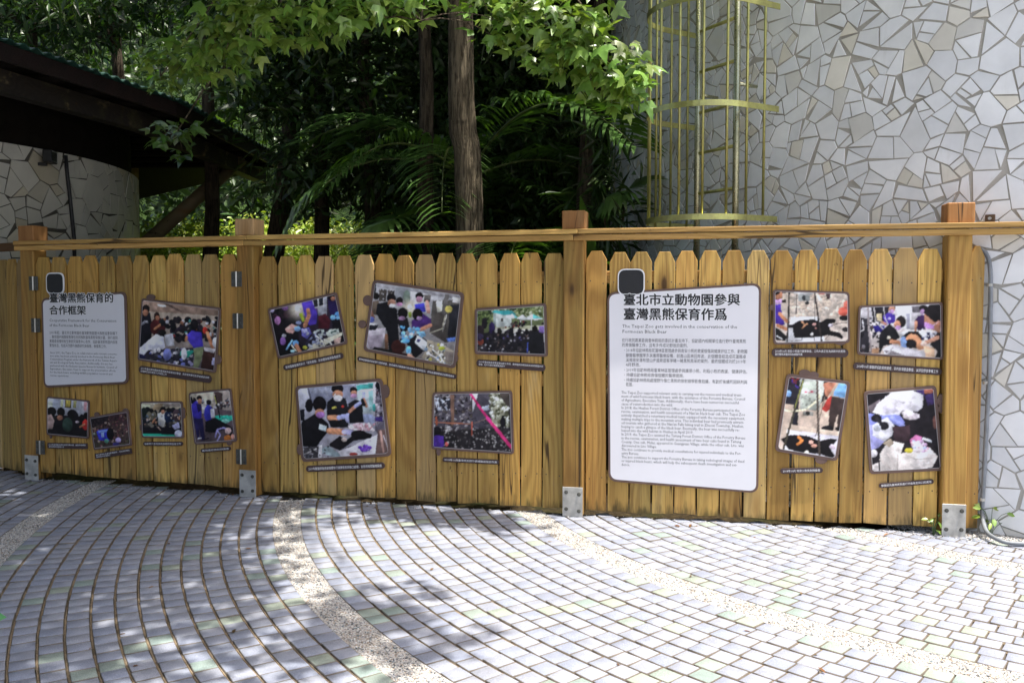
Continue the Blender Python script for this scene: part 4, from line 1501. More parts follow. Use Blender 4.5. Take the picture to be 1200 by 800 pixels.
photo_board(7, B1, (410, 320, 6.153), [(165, 45), (825, 140), (760, 690), (95, 560)], 2.8, 6.0,
    [(126, 197, 36, 40), (88, 368, 32, 30), (740, 612, 42, 40), (745, 560, 36, 30)], [
    ('bg', '#c6c6cc', '#6a625c'), ('p', [(160, 60), (820, 155), (815, 190), (160, 95)], '#a8a6ac'), ('p', [(160, 70), (190, 80), (190, 150), (160, 150)], '#20242c'),
    ('p', [(212, 112), (270, 118), (262, 205), (212, 200)], '#4a4440'), ('p', [(276, 122), (328, 126), (322, 195), (276, 190)], '#3e3a38'), ('s', 215, 115, 325, 195, 24, 5, ['#8a8480', '#d0d0d4']), ('p', [(330, 100), (445, 115), (440, 240), (335, 210)], '#8f9298'), ('e', 415, 170, 26, 46, '#7a8c80'),
    ('p', [(440, 130), (640, 165), (620, 300), (440, 260)], '#c9c8cc'), ('p', [(540, 155), (590, 160), (580, 215), (538, 205)], '#6a6460'),
    ('p', [(600, 200), (800, 190), (790, 480), (690, 500), (580, 430)], '#54504c'), ('p', [(620, 280), (700, 300), (690, 500), (585, 430)], '#4a4440'), ('p', [(725, 230), (790, 225), (775, 470), (705, 480)], '#24242a'), ('p', [(690, 150), (720, 155), (690, 300), (660, 290)], '#6a6664'), ('p', [(740, 170), (800, 180), (800, 220), (745, 210)], '#d0ccc8'),
    ('p', [(625, 200), (672, 200), (665, 275), (635, 282)], '#f8f6e4'), ('e', 715, 260, 26, 24, '#d8c86a'), ('l', [(690, 310), (668, 400), (580, 430)], 7, '#b8b4a0'), ('l', [(700, 300), (672, 420)], 5, '#d0ccc4'),
    ('glow', 438, 245, 45, '#fff2d8', 0.9), ('e', 438, 245, 20, 20, '#fffdf2'), ('p', [(425, 280), (450, 280), (450, 320), (428, 320)], '#8a9a3c'),
    ('e', 190, 165, 24, 26, '#1c1816'), ('p', [(150, 205), (210, 195), (225, 300), (150, 300)], '#6a5c50'), ('l', [(150, 280), (170, 320)], 26, '#8a6050'),
    ('p', [(200, 220), (270, 205), (345, 260), (360, 480), (290, 590), (270, 420), (190, 290)], '#16161a'), ('e', 302, 180, 34, 34, '#151214'), ('e', 305, 215, 30, 26, '#b88a74'), ('e', 308, 234, 22, 14, '#e4e4ea'),
    ('e', 362, 200, 26, 28, '#1a1618'), ('e', 362, 225, 22, 14, '#c890b8'), ('p', [(340, 330), (420, 320), (440, 400), (380, 440)], '#1c1a1e'), ('e', 386, 288, 38, 40, '#141114'), ('e', 380, 325, 24, 14, '#a884a8'),
    ('e', 506, 165, 30, 26, '#191416'), ('e', 505, 190, 24, 22, '#c090a8'), ('p', [(470, 225), (540, 215), (555, 280), (480, 280)], '#4848c4'), ('l', [(560, 210), (572, 280)], 26, '#e0a89a'),
    ('p', [(450, 340), (530, 290), (590, 330), (590, 390), (500, 410), (450, 390)], '#4a2c70'), ('e', 492, 298, 38, 44, '#17120f'), ('e', 505, 325, 20, 14, '#b090b8'), ('l', [(585, 375), (520, 405)], 26, '#c48a70'), ('e', 492, 405, 20, 14, '#68b0e4'),
    ('p', [(120, 405), (260, 395), (260, 420), (240, 520), (160, 560), (105, 535)], '#c4bcc4'), ('p', [(110, 455), (240, 440), (235, 530), (150, 555)], '#a89ca8'), ('p', [(125, 370), (210, 370), (190, 410), (120, 412)], '#1e2026'), ('p', [(125, 355), (200, 362), (200, 375), (125, 372)], '#d8d8dc'), ('e', 155, 335, 26, 22, '#5a66a8'),
    ('l', [(265, 450), (268, 540)], 24, '#7a5844'), ('p', [(180, 530), (320, 560), (300, 610), (150, 565)], '#1d1918'), ('e', 355, 530, 52, 50, '#3c1c18'), ('p', [(310, 560), (420, 580), (430, 610), (300, 600)], '#2c1616'),
    ('s', 370, 380, 470, 500, 22, 16, ['#8cc4ec', '#5a9cd4', '#d8e4f0', '#28303c', '#6ab0e0']), ('p', [(410, 500), (480, 440), (540, 560), (470, 620)], '#17151a'), ('e', 428, 555, 18, 30, '#7cc4f0'), ('l', [(430, 590), (460, 615)], 24, '#d4a088'), ('e', 410, 488, 28, 16, '#6ab4e8'),
    ('p', [(495, 435), (575, 495), (545, 570), (465, 500)], '#20262c'), ('p', [(492, 446), (566, 500), (540, 560), (472, 500)], '#e6eaee'), ('p', [(490, 470), (515, 480), (505, 500), (485, 492)], '#4a4a80'), ('p', [(480, 420), (540, 420), (555, 450), (520, 465)], '#8cc4e8'),
    ('p', [(560, 480), (640, 500), (750, 560), (740, 650), (600, 640), (520, 610), (560, 540)], '#a49a88'), ('s', 540, 510, 700, 650, 46, 14, ['#e6e2d4', '#b8b048', '#38383c', '#f4f2ec', '#6a6660', '#c8c4b0', '#7a90a8']), ('l', [(600, 550), (650, 590), (680, 650)], 9, '#f4f2ee'), ('l', [(575, 580), (640, 620), (660, 660)], 8, '#eceaf4'), ('e', 665, 540, 24, 14, '#b8c048'), ('p', [(690, 560), (760, 570), (740, 640), (690, 640)], '#7a706a'), ('p', [(700, 470), (760, 460), (755, 490), (710, 495)], '#5a78c0')],
    'largest photo of the middle bay, tilted to the right, staff crowded round a table')

photo_board(8, B1, (550, 345, 8.0), [(50, 130), (720, 80), (735, 585), (50, 560)], 2.2, 4.0, [], [
    ('bg', '#7d8a5c', '#1c1c1e'), ('s', 55, 85, 720, 230, 240, 16, ['#4a5a30', '#6a7a48', '#8c9a68', '#a8ae88', '#3a4428', '#c4c8b0', '#58683c']), ('p', [(55, 140), (200, 135), (200, 250), (60, 270)], '#4c5a34'), ('s', 60, 140, 200, 290, 50, 18, ['#3a4828', '#5a6a3c', '#7a8a58', '#2a3420']),
    ('p', [(225, 175), (250, 165), (250, 290), (228, 290)], '#98a4a0'), ('p', [(250, 165), (400, 160), (400, 300), (250, 305)], '#c8d0cc'), ('p', [(210, 165), (240, 150), (400, 150), (450, 190), (330, 195)], '#46a8ac'), ('p', [(300, 225), (322, 224), (322, 255), (300, 256)], '#4a4440'), ('l', [(205, 140), (208, 270)], 6, '#2a3a3a'),
    ('p', [(335, 220), (405, 183), (480, 222)], '#e6eef0'), ('p', [(410, 185), (480, 222), (440, 225)], '#7ecfd0'), ('p', [(450, 225), (500, 190), (540, 220), (500, 240)], '#eef4f4'), ('p', [(490, 240), (595, 185), (690, 228), (640, 238)], '#f2f6f6'), ('p', [(595, 185), (690, 226), (600, 226)], '#66c4c4'),
    ('p', [(240, 305), (700, 290), (700, 340), (240, 350)], '#b8b89c'), ('l', [(585, 235), (582, 330)], 6, '#e8e8ea'), ('l', [(485, 240), (484, 300)], 5, '#d8d8da'), ('p', [(240, 320), (590, 325), (590, 370), (240, 360)], '#d6d4cc'), ('s', 340, 250, 540, 310, 18, 16, DK + ['#6a3030', '#4a4440']),
    ('p', [(60, 360), (720, 360), (735, 585), (50, 560)], '#1d1b1f'), ('s', 60, 330, 700, 560, 130, 22, DK + ['#2f2c34', '#3a3638', '#28242c']), ('s', 60, 370, 690, 550, 50, 9, ['#a8a4ac', '#7a7680', '#c4c0c4', '#6a5a54', '#5a5488']),
    ('e', 145, 270, 28, 52, '#1b181c'), ('e', 215, 315, 30, 56, '#2f2450'), ('e', 230, 370, 16, 40, '#1a1820'), ('e', 100, 340, 42, 54, '#241c20'), ('e', 105, 440, 30, 34, '#7a3a2c'), ('e', 95, 400, 40, 36, '#2f2840'), ('p', [(380, 310), (415, 310), (420, 400), (370, 395)], '#16151a'),
    ('e', 458, 365, 20, 22, '#120f12'), ('e', 540, 350, 20, 30, '#141214'), ('e', 288, 345, 22, 30, '#16140f'), ('p', [(560, 380), (610, 340), (660, 345), (695, 390), (680, 570), (565, 565)], '#17171b'), ('e', 617, 318, 27, 28, '#15120f'), ('p', [(650, 300), (700, 295), (700, 360), (655, 350)], '#8a70b8'), ('e', 692, 275, 16, 16, '#241f20'), ('p', [(700, 340), (725, 330), (730, 450), (700, 440)], '#c8c4c4'), ('l', [(550, 450), (545, 550)], 8, '#4858a8')],
    'photo of white canopy tents and onlookers outdoors, right of the largest middle photo')

photo_board(9, B1, (340, 435, 6.4), [(35, 110), (690, 50), (760, 635), (85, 680)], 2.8, 6.5, [(712, 150, 34, 52), (72, 585, 26, 44)], [
    ('bg', '#c3c4d2', '#8a8690'), ('p', [(50, 120), (130, 120), (170, 240), (60, 300)], '#d2d2de'), ('p', [(130, 120), (500, 100), (500, 330), (160, 260)], '#8d90a4'), ('p', [(150, 130), (330, 120), (330, 160), (160, 165)], '#a8acbe'), ('l', [(135, 120), (170, 250)], 12, '#5a5a68'), ('l', [(270, 120), (285, 180)], 6, '#c8c8d4'),
    ('p', [(500, 100), (630, 80), (630, 320), (520, 310)], '#d8e6ea'), ('p', [(500, 105), (625, 85), (625, 125), (510, 140)], '#58c0ba'), ('p', [(590, 150), (625, 140), (625, 290), (600, 300)], '#98c4c4'), ('p', [(540, 320), (640, 320), (640, 390), (545, 380)], '#9aa4c4'),
    ('p', [(630, 75), (720, 70), (750, 600), (640, 440)], '#6a6470'), ('s', 640, 80, 720, 420, 60, 16, ['#2a2630', '#8a8490', '#b0aab4', '#403a44', '#6a4a50', '#c8c0c8']), ('l', [(640, 80), (630, 330)], 14, '#d8d4dc'), ('e', 665, 105, 24, 30, '#16141a'), ('p', [(640, 340), (695, 340), (695, 375), (640, 375)], '#3c2c70'), ('e', 632, 270, 12, 30, '#3c9490'),
    ('p', [(60, 290), (110, 280), (110, 370), (70, 370)], '#1a1a22'), ('e', 145, 255, 30, 50, '#141216'),
    ('p', [(280, 230), (330, 190), (420, 200), (450, 300), (440, 420), (310, 420), (280, 350)], '#17171c'), ('e', 360, 130, 46, 38, '#141216'), ('e', 362, 172, 40, 30, '#c08a6c'), ('e', 365, 200, 32, 24, '#eceaf0'), ('l', [(330, 190), (345, 170)], 6, '#f4f0f4'), ('s', 320, 262, 350, 275, 4, 8, ['#d0c860']), ('e', 400, 262, 10, 8, '#c04038'),
    ('l', [(300, 345), (380, 345)], 36, '#c8906e'), ('l', [(370, 345), (440, 330)], 34, '#aab0e0'), ('e', 440, 350, 22, 34, '#b8bce8'),
    ('p', [(440, 240), (490, 210), (545, 225), (555, 380), (450, 390)], '#18181d'), ('e', 480, 140, 28, 26, '#171315'), ('e', 482, 162, 24, 18, '#c08a70'), ('e', 482, 182, 24, 16, '#d0a0c8'), ('l', [(450, 300), (500, 255)], 24, '#c08a70'), ('l', [(495, 260), (530, 235)], 26, '#aeb4e4'), ('l', [(555, 160), (555, 220)], 20, '#b8bce6'), ('l', [(555, 210), (575, 260)], 24, '#c48e72'), ('l', [(545, 215), (560, 250)], 26, '#18181d'),
    ('p', [(85, 380), (200, 310), (290, 390), (300, 440), (240, 510), (200, 570), (80, 560)], '#131216'), ('e', 225, 245, 52, 60, '#120f12'), ('e', 225, 310, 36, 30, '#b8846a'), ('e', 232, 325, 34, 24, '#a070b0'), ('p', [(225, 395), (280, 410), (270, 450), (218, 430)], '#d6e4e8'), ('l', [(300, 445), (420, 455)], 46, '#c48a68'), ('l', [(410, 450), (480, 460)], 36, '#c4c0ec'),
    ('p', [(440, 410), (500, 385), (600, 390), (630, 430), (560, 450), (450, 430)], '#e0c4cc'), ('s', 450, 390, 630, 445, 26, 12, ['#f0e4e8', '#d8a8b4', '#f8f4f4', '#c89098']),
    ('p', [(290, 555), (380, 620), (370, 650), (200, 600)], '#8a9aa0'), ('p', [(365, 600), (640, 480), (700, 440), (660, 600), (600, 640), (390, 645)], '#e4dfe6'), ('p', [(300, 540), (380, 480), (420, 520), (520, 440), (620, 470), (610, 500), (480, 520), (380, 595), (300, 560)], '#131014'), ('e', 520, 470, 60, 32, '#131014'),
    ('s', 515, 555, 610, 600, 12, 16, ['#6a3cb0', '#5a2c9c', '#7a50c0']), ('e', 480, 620, 32, 14, '#9a3a34'), ('e', 410, 510, 20, 16, '#c8b8b0'), ('l', [(390, 580), (440, 570), (500, 545)], 5, '#4a4450'), ('p', [(80, 570), (220, 560), (210, 660), (100, 650)], '#3a383c'), ('l', [(110, 620), (200, 580)], 10, '#a8a4a4'), ('p', [(220, 550), (245, 550), (240, 650), (215, 655)], '#d4d2d6'), ('s', 90, 560, 300, 655, 24, 10, GREYS_P),
    ('p', [(660, 440), (720, 430), (750, 600), (690, 620), (640, 620)], '#6a5450'), ('l', [(680, 450), (700, 600)], 16, '#c09a90'), ('l', [(700, 480), (735, 580)], 8, '#a8a0a8')],
    'photo of three masked staff in black treating a bear, lower left of middle bay')

photo_board(10, B1, (495, 445, 7.275), [(85, 105), (765, 90), (780, 635), (75, 590)], 1.8, 4.5, [(136, 610, 20, 38)], [
    ('bg', '#6a6470', '#2a262c'), ('p', [(100, 150), (230, 150), (240, 260), (120, 260)], '#c4cad8'), ('s', 95, 120, 430, 460, 190, 14, ['#3a343a', '#2a262c', '#6a6468', '#8a8488', '#4a4440', '#1f1c20', '#a8a4a8', '#58504a']), ('s', 140, 160, 240, 240, 20, 14, ['#3a3c44', '#2c2c34']),
    ('p', [(240, 125), (275, 125), (275, 380), (250, 390)], '#8a6a5a'), ('p', [(410, 115), (485, 110), (485, 265), (430, 270)], '#dcdce4'), ('p', [(480, 110), (580, 180), (590, 330), (570, 470), (450, 480), (430, 300)], '#4a4650'), ('s', 430, 300, 580, 560, 70, 14, ['#3a3640', '#2c2830', '#56525a', '#403c44']), ('p', [(510, 230), (570, 215), (575, 255), (515, 265)], '#b8c0d0'), ('p', [(420, 120), (430, 120), (430, 260), (424, 260)], '#3a3a40'),
    ('p', [(580, 110), (765, 95), (760, 380), (600, 400)], '#a0a08c'), ('s', 580, 100, 765, 400, 120, 16, ['#e0e4d8', '#c8ccb8', '#787860', '#4a4c38', '#f0f2ec', '#5c5c48']), ('p', [(660, 100), (760, 95), (760, 250), (720, 220), (670, 150)], '#4c4440'), ('l', [(745, 250), (750, 400)], 18, '#2a2624'),
    ('e', 688, 360, 24, 46, '#16141a'), ('e', 688, 315, 12, 14, '#121014'), ('p', [(80, 440), (760, 400), (780, 635), (80, 590)], '#221f22'), ('s', 160, 400, 760, 620, 260, 9, ['#4a4648', '#6a6668', '#1a181a', '#8c8888', '#302c2e', '#a8a4a4', '#3a3436']),
    ('l', [(110, 360), (420, 375)], 9, '#a86a50'), ('l', [(430, 375), (545, 330)], 6, '#7a6460'), ('l', [(120, 320), (125, 380)], 16, '#a85a40'), ('l', [(425, 360), (425, 470)], 10, '#b05a48'), ('s', 200, 390, 240, 460, 10, 12, ['#a8a4a4', '#d0cccc']),
    ('e', 124, 435, 38, 40, '#141016'), ('p', [(85, 490), (120, 470), (180, 480), (190, 560), (150, 580), (85, 570)], '#4a2c8c'), ('e', 210, 548, 14, 18, '#c05a58'),
    ('l', [(415, 115), (480, 215), (560, 325), (640, 420), (765, 580)], 20, '#d8347c'), ('l', [(560, 325), (765, 580)], 26, '#e03c84')],
    'photo of a wire cage in woodland crossed by a bright pink strap')

photo_board(11, B2, (895, 330, 8.0), [(85, 70), (805, 95), (810, 575), (90, 590)], 1.6, 5.0, [(84, 242, 28, 30), (718, 566, 54, 28)], [
    ('bg', '#d2c2b2', '#d8cac0'), ('p', [(240, 90), (800, 100), (790, 330), (560, 360), (250, 320)], '#d6c8ba'), ('s', 240, 110, 790, 340, 60, 34, ['#cdbcab', '#dccfc2', '#d2c3b4', '#c8b6a6']), ('p', [(100, 80), (300, 85), (300, 105), (100, 105)], '#4a3a36'),
    ('p', [(100, 90), (170, 90), (175, 150), (110, 190)], '#5a3f36'), ('e', 140, 125, 36, 40, '#b0785c'), ('e', 120, 100, 34, 22, '#1a1416'), ('p', [(105, 170), (170, 165), (170, 200), (110, 215)], '#c9a0d0'), ('p', [(170, 168), (212, 168), (212, 196), (170, 196)], '#28201f'),
    ('p', [(95, 215), (160, 210), (170, 290), (200, 400), (140, 420), (100, 380)], '#48309a'), ('l', [(150, 300), (240, 390)], 32, '#c88a66'), ('l', [(130, 410), (260, 460)], 32, '#c88a66'), ('p', [(95, 420), (140, 440), (215, 510), (210, 555), (110, 545)], '#1b1a1c'), ('l', [(120, 505), (180, 540)], 8, '#d8d8da'),
    ('p', [(255, 330), (520, 325), (575, 560), (200, 580), (230, 450)], '#eeeef2'),
    ('p', [(275, 85), (465, 95), (460, 125), (290, 112)], '#c6c4c4'), ('p', [(330, 115), (440, 120), (430, 185), (325, 180)], '#9a9e9c'), ('e', 380, 150, 18, 24, '#3a3c3e'), ('e', 410, 200, 22, 16, '#2a2a2c'), ('l', [(312, 120), (306, 305)], 9, '#6a625e'), ('l', [(480, 100), (478, 550)], 7, '#6a6462'),
    ('p', [(270, 400), (330, 365), (470, 350), (540, 380), (590, 345), (680, 350), (670, 385), (610, 400), (630, 460), (720, 480), (745, 520), (735, 540), (690, 520), (600, 500), (540, 520), (290, 525), (275, 460)], '#161315'),
    ('l', [(235, 415), (290, 420)], 34, '#18151a'), ('l', [(360, 375), (390, 405), (365, 435)], 13, '#cf9a74'), ('l', [(390, 405), (410, 395)], 10, '#cf9a74'), ('e', 478, 400, 18, 12, '#d8a8a0'), ('e', 490, 435, 10, 8, '#b08078'), ('e', 455, 492, 14, 15, '#e8e4e2'), ('e', 630, 410, 22, 18, '#d8d0dc'), ('l', [(640, 410), (700, 390), (790, 385)], 6, '#2a2426'), ('l', [(260, 555), (360, 545), (365, 520)], 5, '#3a3436'), ('l', [(580, 540), (615, 505)], 6, '#4a4444'),
    ('l', [(240, 90), (235, 320), (220, 575)], 17, '#3c3634'), ('l', [(480, 100), (545, 555)], 17, '#3a3230'),
    ('e', 745, 280, 46, 42, '#e86a58'), ('e', 775, 215, 28, 36, '#f07a68'), ('e', 755, 340, 46, 26, '#1d1a1c'), ('e', 770, 450, 36, 24, '#2a2526'), ('p', [(580, 105), (630, 110), (620, 165), (595, 160)], '#4a3a3c'), ('p', [(510, 100), (580, 105), (570, 120), (515, 120)], '#b86a60')],
    'upper left photo of the right bay, black bear lying on white sheet between poles')

photo_board(12, B2, (995, 345, 8.0), [(90, 105), (880, 68), (885, 615), (75, 565)], 1.6, 4.2, [], [
    ('bg', '#eceaf0', '#c8b8ac'), ('p', [(90, 110), (220, 110), (220, 250), (90, 210)], '#d6d2d6'), ('p', [(95, 215), (180, 225), (200, 320), (190, 550), (95, 550)], '#2a282e'), ('p', [(205, 110), (380, 105), (370, 250), (230, 260)], '#26242a'), ('s', 95, 220, 300, 560, 60, 18, ['#18161a', '#3a383e', '#6a666c', '#222026', '#4a3c3c']), ('l', [(180, 120), (185, 300), (215, 565)], 18, '#9a9090'), ('l', [(125, 240), (140, 330), (100, 350)], 9, '#d8d4d8'), ('p', [(215, 510), (280, 500), (285, 565), (220, 565)], '#b08868'),
    ('p', [(440, 100), (590, 95), (590, 330), (480, 320)], '#f4f4f6'), ('p', [(585, 105), (690, 100), (690, 330), (590, 330)], '#c0bcc0'), ('p', [(590, 110), (700, 108), (690, 170), (600, 175)], '#6a666c'), ('p', [(540, 180), (575, 180), (570, 320), (545, 320)], '#a8a8b8'),
    ('p', [(320, 200), (370, 170), (440, 190), (440, 260), (340, 290)], '#4a34a0'), ('e', 405, 120, 36, 22, '#1e1a1c'), ('e', 405, 140, 30, 30, '#c4927a'), ('e', 404, 160, 24, 20, '#c8a0d4'), ('e', 380, 225, 14, 10, '#c8c0e8'), ('l', [(310, 260), (350, 280)], 22, '#c08a72'), ('p', [(230, 290), (340, 290), (320, 360), (240, 350)], '#2c2480'),
    ('p', [(260, 180), (310, 180), (310, 250), (265, 245)], '#e0cfa8'), ('l', [(235, 110), (250, 250), (330, 330)], 8, '#d8d4d4'), ('l', [(325, 110), (340, 220), (370, 280), (375, 400)], 8, '#cfcaca'), ('l', [(280, 350), (290, 500)], 6, '#c4c0c0'),
    ('p', [(300, 350), (380, 270), (450, 330), (480, 400), (400, 470), (330, 480), (290, 560), (280, 440)], '#17161a'), ('e', 490, 255, 48, 56, '#1f1a1c'), ('e', 455, 280, 30, 36, '#c48e70'), ('e', 465, 310, 26, 22, '#b890c0'), ('l', [(400, 440), (500, 455)], 36, '#c48a68'), ('e', 375, 405, 16, 16, '#e0d8c8'),
    ('p', [(480, 360), (560, 330), (700, 345), (800, 400), (760, 420), (480, 400)], '#f4f4f8'),
    ('p', [(495, 395), (560, 345), (650, 340), (690, 390), (680, 450), (640, 500), (560, 495), (500, 440)], '#181416'), ('p', [(540, 400), (580, 365), (640, 380), (690, 440), (720, 500), (660, 520), (625, 480), (570, 430), (520, 420)], '#d69a74'), ('e', 580, 460, 60, 44, '#191516'), ('e', 512, 440, 28, 50, '#8aa8d8'), ('e', 515, 490, 26, 16, '#7894c8'),
    ('p', [(320, 510), (400, 470), (560, 500), (640, 520), (720, 525), (715, 590), (560, 585), (340, 560)], '#d8d4da'), ('p', [(330, 520), (420, 530), (560, 580), (360, 570)], '#7a7478'), ('l', [(350, 570), (410, 500)], 18, '#b8b4b8'),
    ('p', [(700, 470), (800, 500), (800, 595), (720, 590)], '#cfae90'), ('p', [(615, 250), (650, 200), (710, 190), (720, 330), (650, 340), (620, 280)], '#3c2450'), ('e', 700, 130, 40, 34, '#1c181a'), ('e', 690, 165, 22, 24, '#a888b0'), ('l', [(630, 260), (625, 330)], 26, '#c48e72'), ('s', 690, 330, 830, 420, 18, 20, ['#26264a', '#e4e4ec', '#c8c8d4']),
    ('p', [(780, 420), (840, 340), (885, 350), (885, 610), (800, 595), (830, 530), (760, 470)], '#1b1a1e'), ('p', [(710, 190), (790, 90), (870, 85), (875, 250), (850, 360), (760, 320), (710, 260)], '#c08a70'), ('p', [(695, 170), (760, 95), (870, 80), (875, 250), (800, 260), (730, 200)], '#1d191c'), ('e', 840, 280, 26, 36, '#b87e66'), ('p', [(705, 255), (790, 285), (800, 320), (740, 325), (710, 295)], '#cf9ae0'), ('l', [(790, 290), (840, 255)], 5, '#e8d8ec'), ('l', [(830, 400), (700, 460)], 36, '#c8967e'), ('e', 700, 460, 30, 22, '#e8ccc0')],
    'upper right photo of the right bay, masked face in profile at its edge')

photo_board(13, B2, (900, 425, 5.714), [(125, 70), (555, 125), (465, 660), (45, 590)], 2.6, 6.0, [(246, 70, 38, 26), (306, 82, 34, 24), (356, 648, 40, 30)], [
    ('bg', '#cbb49e', '#d6c4b8'), ('p', [(125, 85), (230, 85), (215, 170), (130, 160)], '#2a2230'), ('p', [(110, 150), (215, 150), (200, 420), (160, 410), (175, 280), (105, 270)], '#26242e'), ('e', 138, 205, 20, 22, '#8cb4e8'), ('s', 120, 90, 200, 160, 10, 14, ['#4a3890', '#8a3a34', '#1a181c']), ('p', [(330, 110), (420, 120), (400, 240), (350, 270)], '#3a3230'),
    ('p', [(215, 110), (370, 110), (380, 170), (340, 320), (215, 310)], '#bcc0b8'), ('p', [(225, 130), (330, 125), (325, 300), (230, 300)], '#c4ccc0'), ('p', [(230, 180), (330, 180), (330, 205), (232, 205)], '#d8d8d4'), ('s', 232, 185, 330, 200, 7, 6, ['#d04060']), ('p', [(235, 325), (305, 325), (305, 355), (235, 350)], '#8a8a84'), ('e', 268, 335, 16, 14, '#2a2a28'), ('s', 230, 215, 325, 300, 14, 9, ['#9aa096', '#b0b4ac', '#7c8078']),
    ('p', [(400, 240), (430, 215), (430, 300), (390, 330), (360, 310)], '#a83a34'), ('p', [(370, 140), (420, 125), (460, 130), (400, 230), (385, 215)], '#c8866c'), ('p', [(445, 190), (480, 130), (545, 140), (535, 240), (440, 220)], '#7fb2e4'), ('p', [(425, 225), (530, 240), (515, 330), (490, 450), (460, 450), (470, 330), (435, 450), (405, 440), (410, 330)], '#3c302e'), ('e', 400, 440, 42, 22, '#18161a'), ('e', 470, 440, 20, 14, '#1c1a1c'),
    ('p', [(60, 400), (480, 460), (470, 500), (70, 480)], '#d2bfae'), ('p', [(130, 445), (480, 490), (455, 650), (100, 590)], '#e8e4ee'),
    ('p', [(85, 510), (150, 480), (260, 485), (350, 520), (410, 505), (465, 510), (440, 545), (410, 560), (450, 620), (430, 640), (350, 610), (220, 600), (140, 580), (110, 545)], '#141114'), ('l', [(205, 495), (230, 520), (200, 545)], 17, '#e8904c'), ('e', 290, 530, 16, 12, '#e8b0a0'), ('e', 310, 555, 18, 12, '#e0a894'), ('e', 260, 600, 14, 13, '#f4ecdc'), ('e', 435, 560, 22, 18, '#d8c8d8'),
    ('l', [(95, 310), (160, 325), (260, 310), (345, 240), (350, 190)], 12, '#ece6c8'), ('l', [(245, 85), (100, 590)], 15, '#4a463c'), ('l', [(238, 120), (180, 300)], 5, '#9aa04c'), ('l', [(330, 90), (335, 350), (348, 640)], 15, '#544a44'), ('l', [(380, 230), (320, 490)], 5, '#6a5c54')],
    'lower left photo of the right bay, bear on floor before a pale machine')

photo_board(14, B2, (1000, 440, 5.714), [(68, 105), (555, 65), (605, 635), (110, 660)], 2.6, 5.0, [(588, 165, 24, 44), (590, 222, 22, 30), (598, 527, 28, 34)], [
    ('bg', '#1e1a20', '#241f24'), ('p', [(90, 210), (180, 160), (190, 230), (120, 250)], '#6a6066'), ('s', 240, 90, 420, 120, 20, 14, ['#d8d4d8', '#8a8488', '#3a3438']), ('e', 500, 95, 46, 26, '#b06a58'), ('p', [(420, 85), (470, 85), (480, 140), (430, 120)], '#4a3a70'), ('p', [(480, 130), (560, 110), (570, 180), (500, 200)], '#3a2c5c'), ('p', [(130, 245), (160, 190), (260, 110), (400, 100), (470, 130), (465, 210), (430, 240), (330, 230), (310, 260), (200, 265)], '#f2eff6'), ('p', [(180, 200), (260, 190), (310, 240), (220, 262)], '#dcd8e6'), ('l', [(220, 140), (330, 180), (430, 170)], 6, '#d4d0dc'), ('l', [(260, 200), (400, 215)], 5, '#dad6e2'), ('e', 390, 270, 56, 24, '#cfc6cc'), ('e', 365, 250, 40, 20, '#e8e2e8'),
    ('p', [(90, 250), (200, 265), (310, 260), (345, 310), (330, 345), (270, 320), (200, 330), (110, 330)], '#8a92d8'), ('l', [(260, 280), (335, 330)], 22, '#9aa2e4'), ('p', [(95, 330), (200, 320), (210, 440), (170, 480), (110, 500)], '#a8a8e0'), ('p', [(130, 330), (230, 275), (280, 340), (260, 400), (210, 440), (130, 400)], '#e4e4ec'), ('e', 155, 285, 38, 26, '#1c1a20'), ('e', 205, 335, 36, 28, '#1e1c22'), ('l', [(160, 290), (205, 335)], 26, '#2a2830'), ('e', 160, 350, 26, 22, '#c8ccd8'),
    ('e', 135, 520, 26, 26, '#dcd8de'), ('p', [(380, 430), (420, 395), (460, 410), (440, 480), (390, 470)], '#c878a8'), ('e', 550, 310, 18, 46, '#6a4640'), ('p', [(260, 340), (380, 330), (380, 440), (280, 440)], '#3a2a30'),
    ('p', [(180, 520), (240, 430), (340, 455), (320, 520), (400, 500), (510, 480), (565, 540), (530, 610), (400, 640), (180, 650)], '#ddd6d2'), ('l', [(340, 520), (420, 560), (530, 550)], 7, '#c4bab6'), ('l', [(230, 520), (280, 600)], 7, '#c8beba'), ('l', [(400, 600), (510, 580)], 6, '#efeae8'), ('l', [(300, 530), (295, 640)], 7, '#a89e9a'), ('p', [(200, 450), (250, 420), (275, 450), (240, 480)], '#a89a88'), ('l', [(180, 560), (250, 620)], 8, '#b8aea8'),
    ('e', 440, 470, 46, 36, '#e4dce4'), ('e', 375, 500, 28, 18, '#c4b840'), ('s', 390, 440, 510, 510, 18, 12, ['#f4f0f4', '#c8a8c8', '#a8b4d8', '#e8b8c8']), ('l', [(470, 420), (530, 440)], 16, '#e8ecf4'), ('p', [(120, 600), (170, 580), (170, 650), (120, 650)], '#cfc8c6'), ('e', 430, 500, 30, 14, '#d8ccd0'), ('p', [(520, 430), (580, 420), (585, 520), (540, 480)], '#16141a')],
    'lower right photo of the right bay, gloved hands and white towels, next to end post')

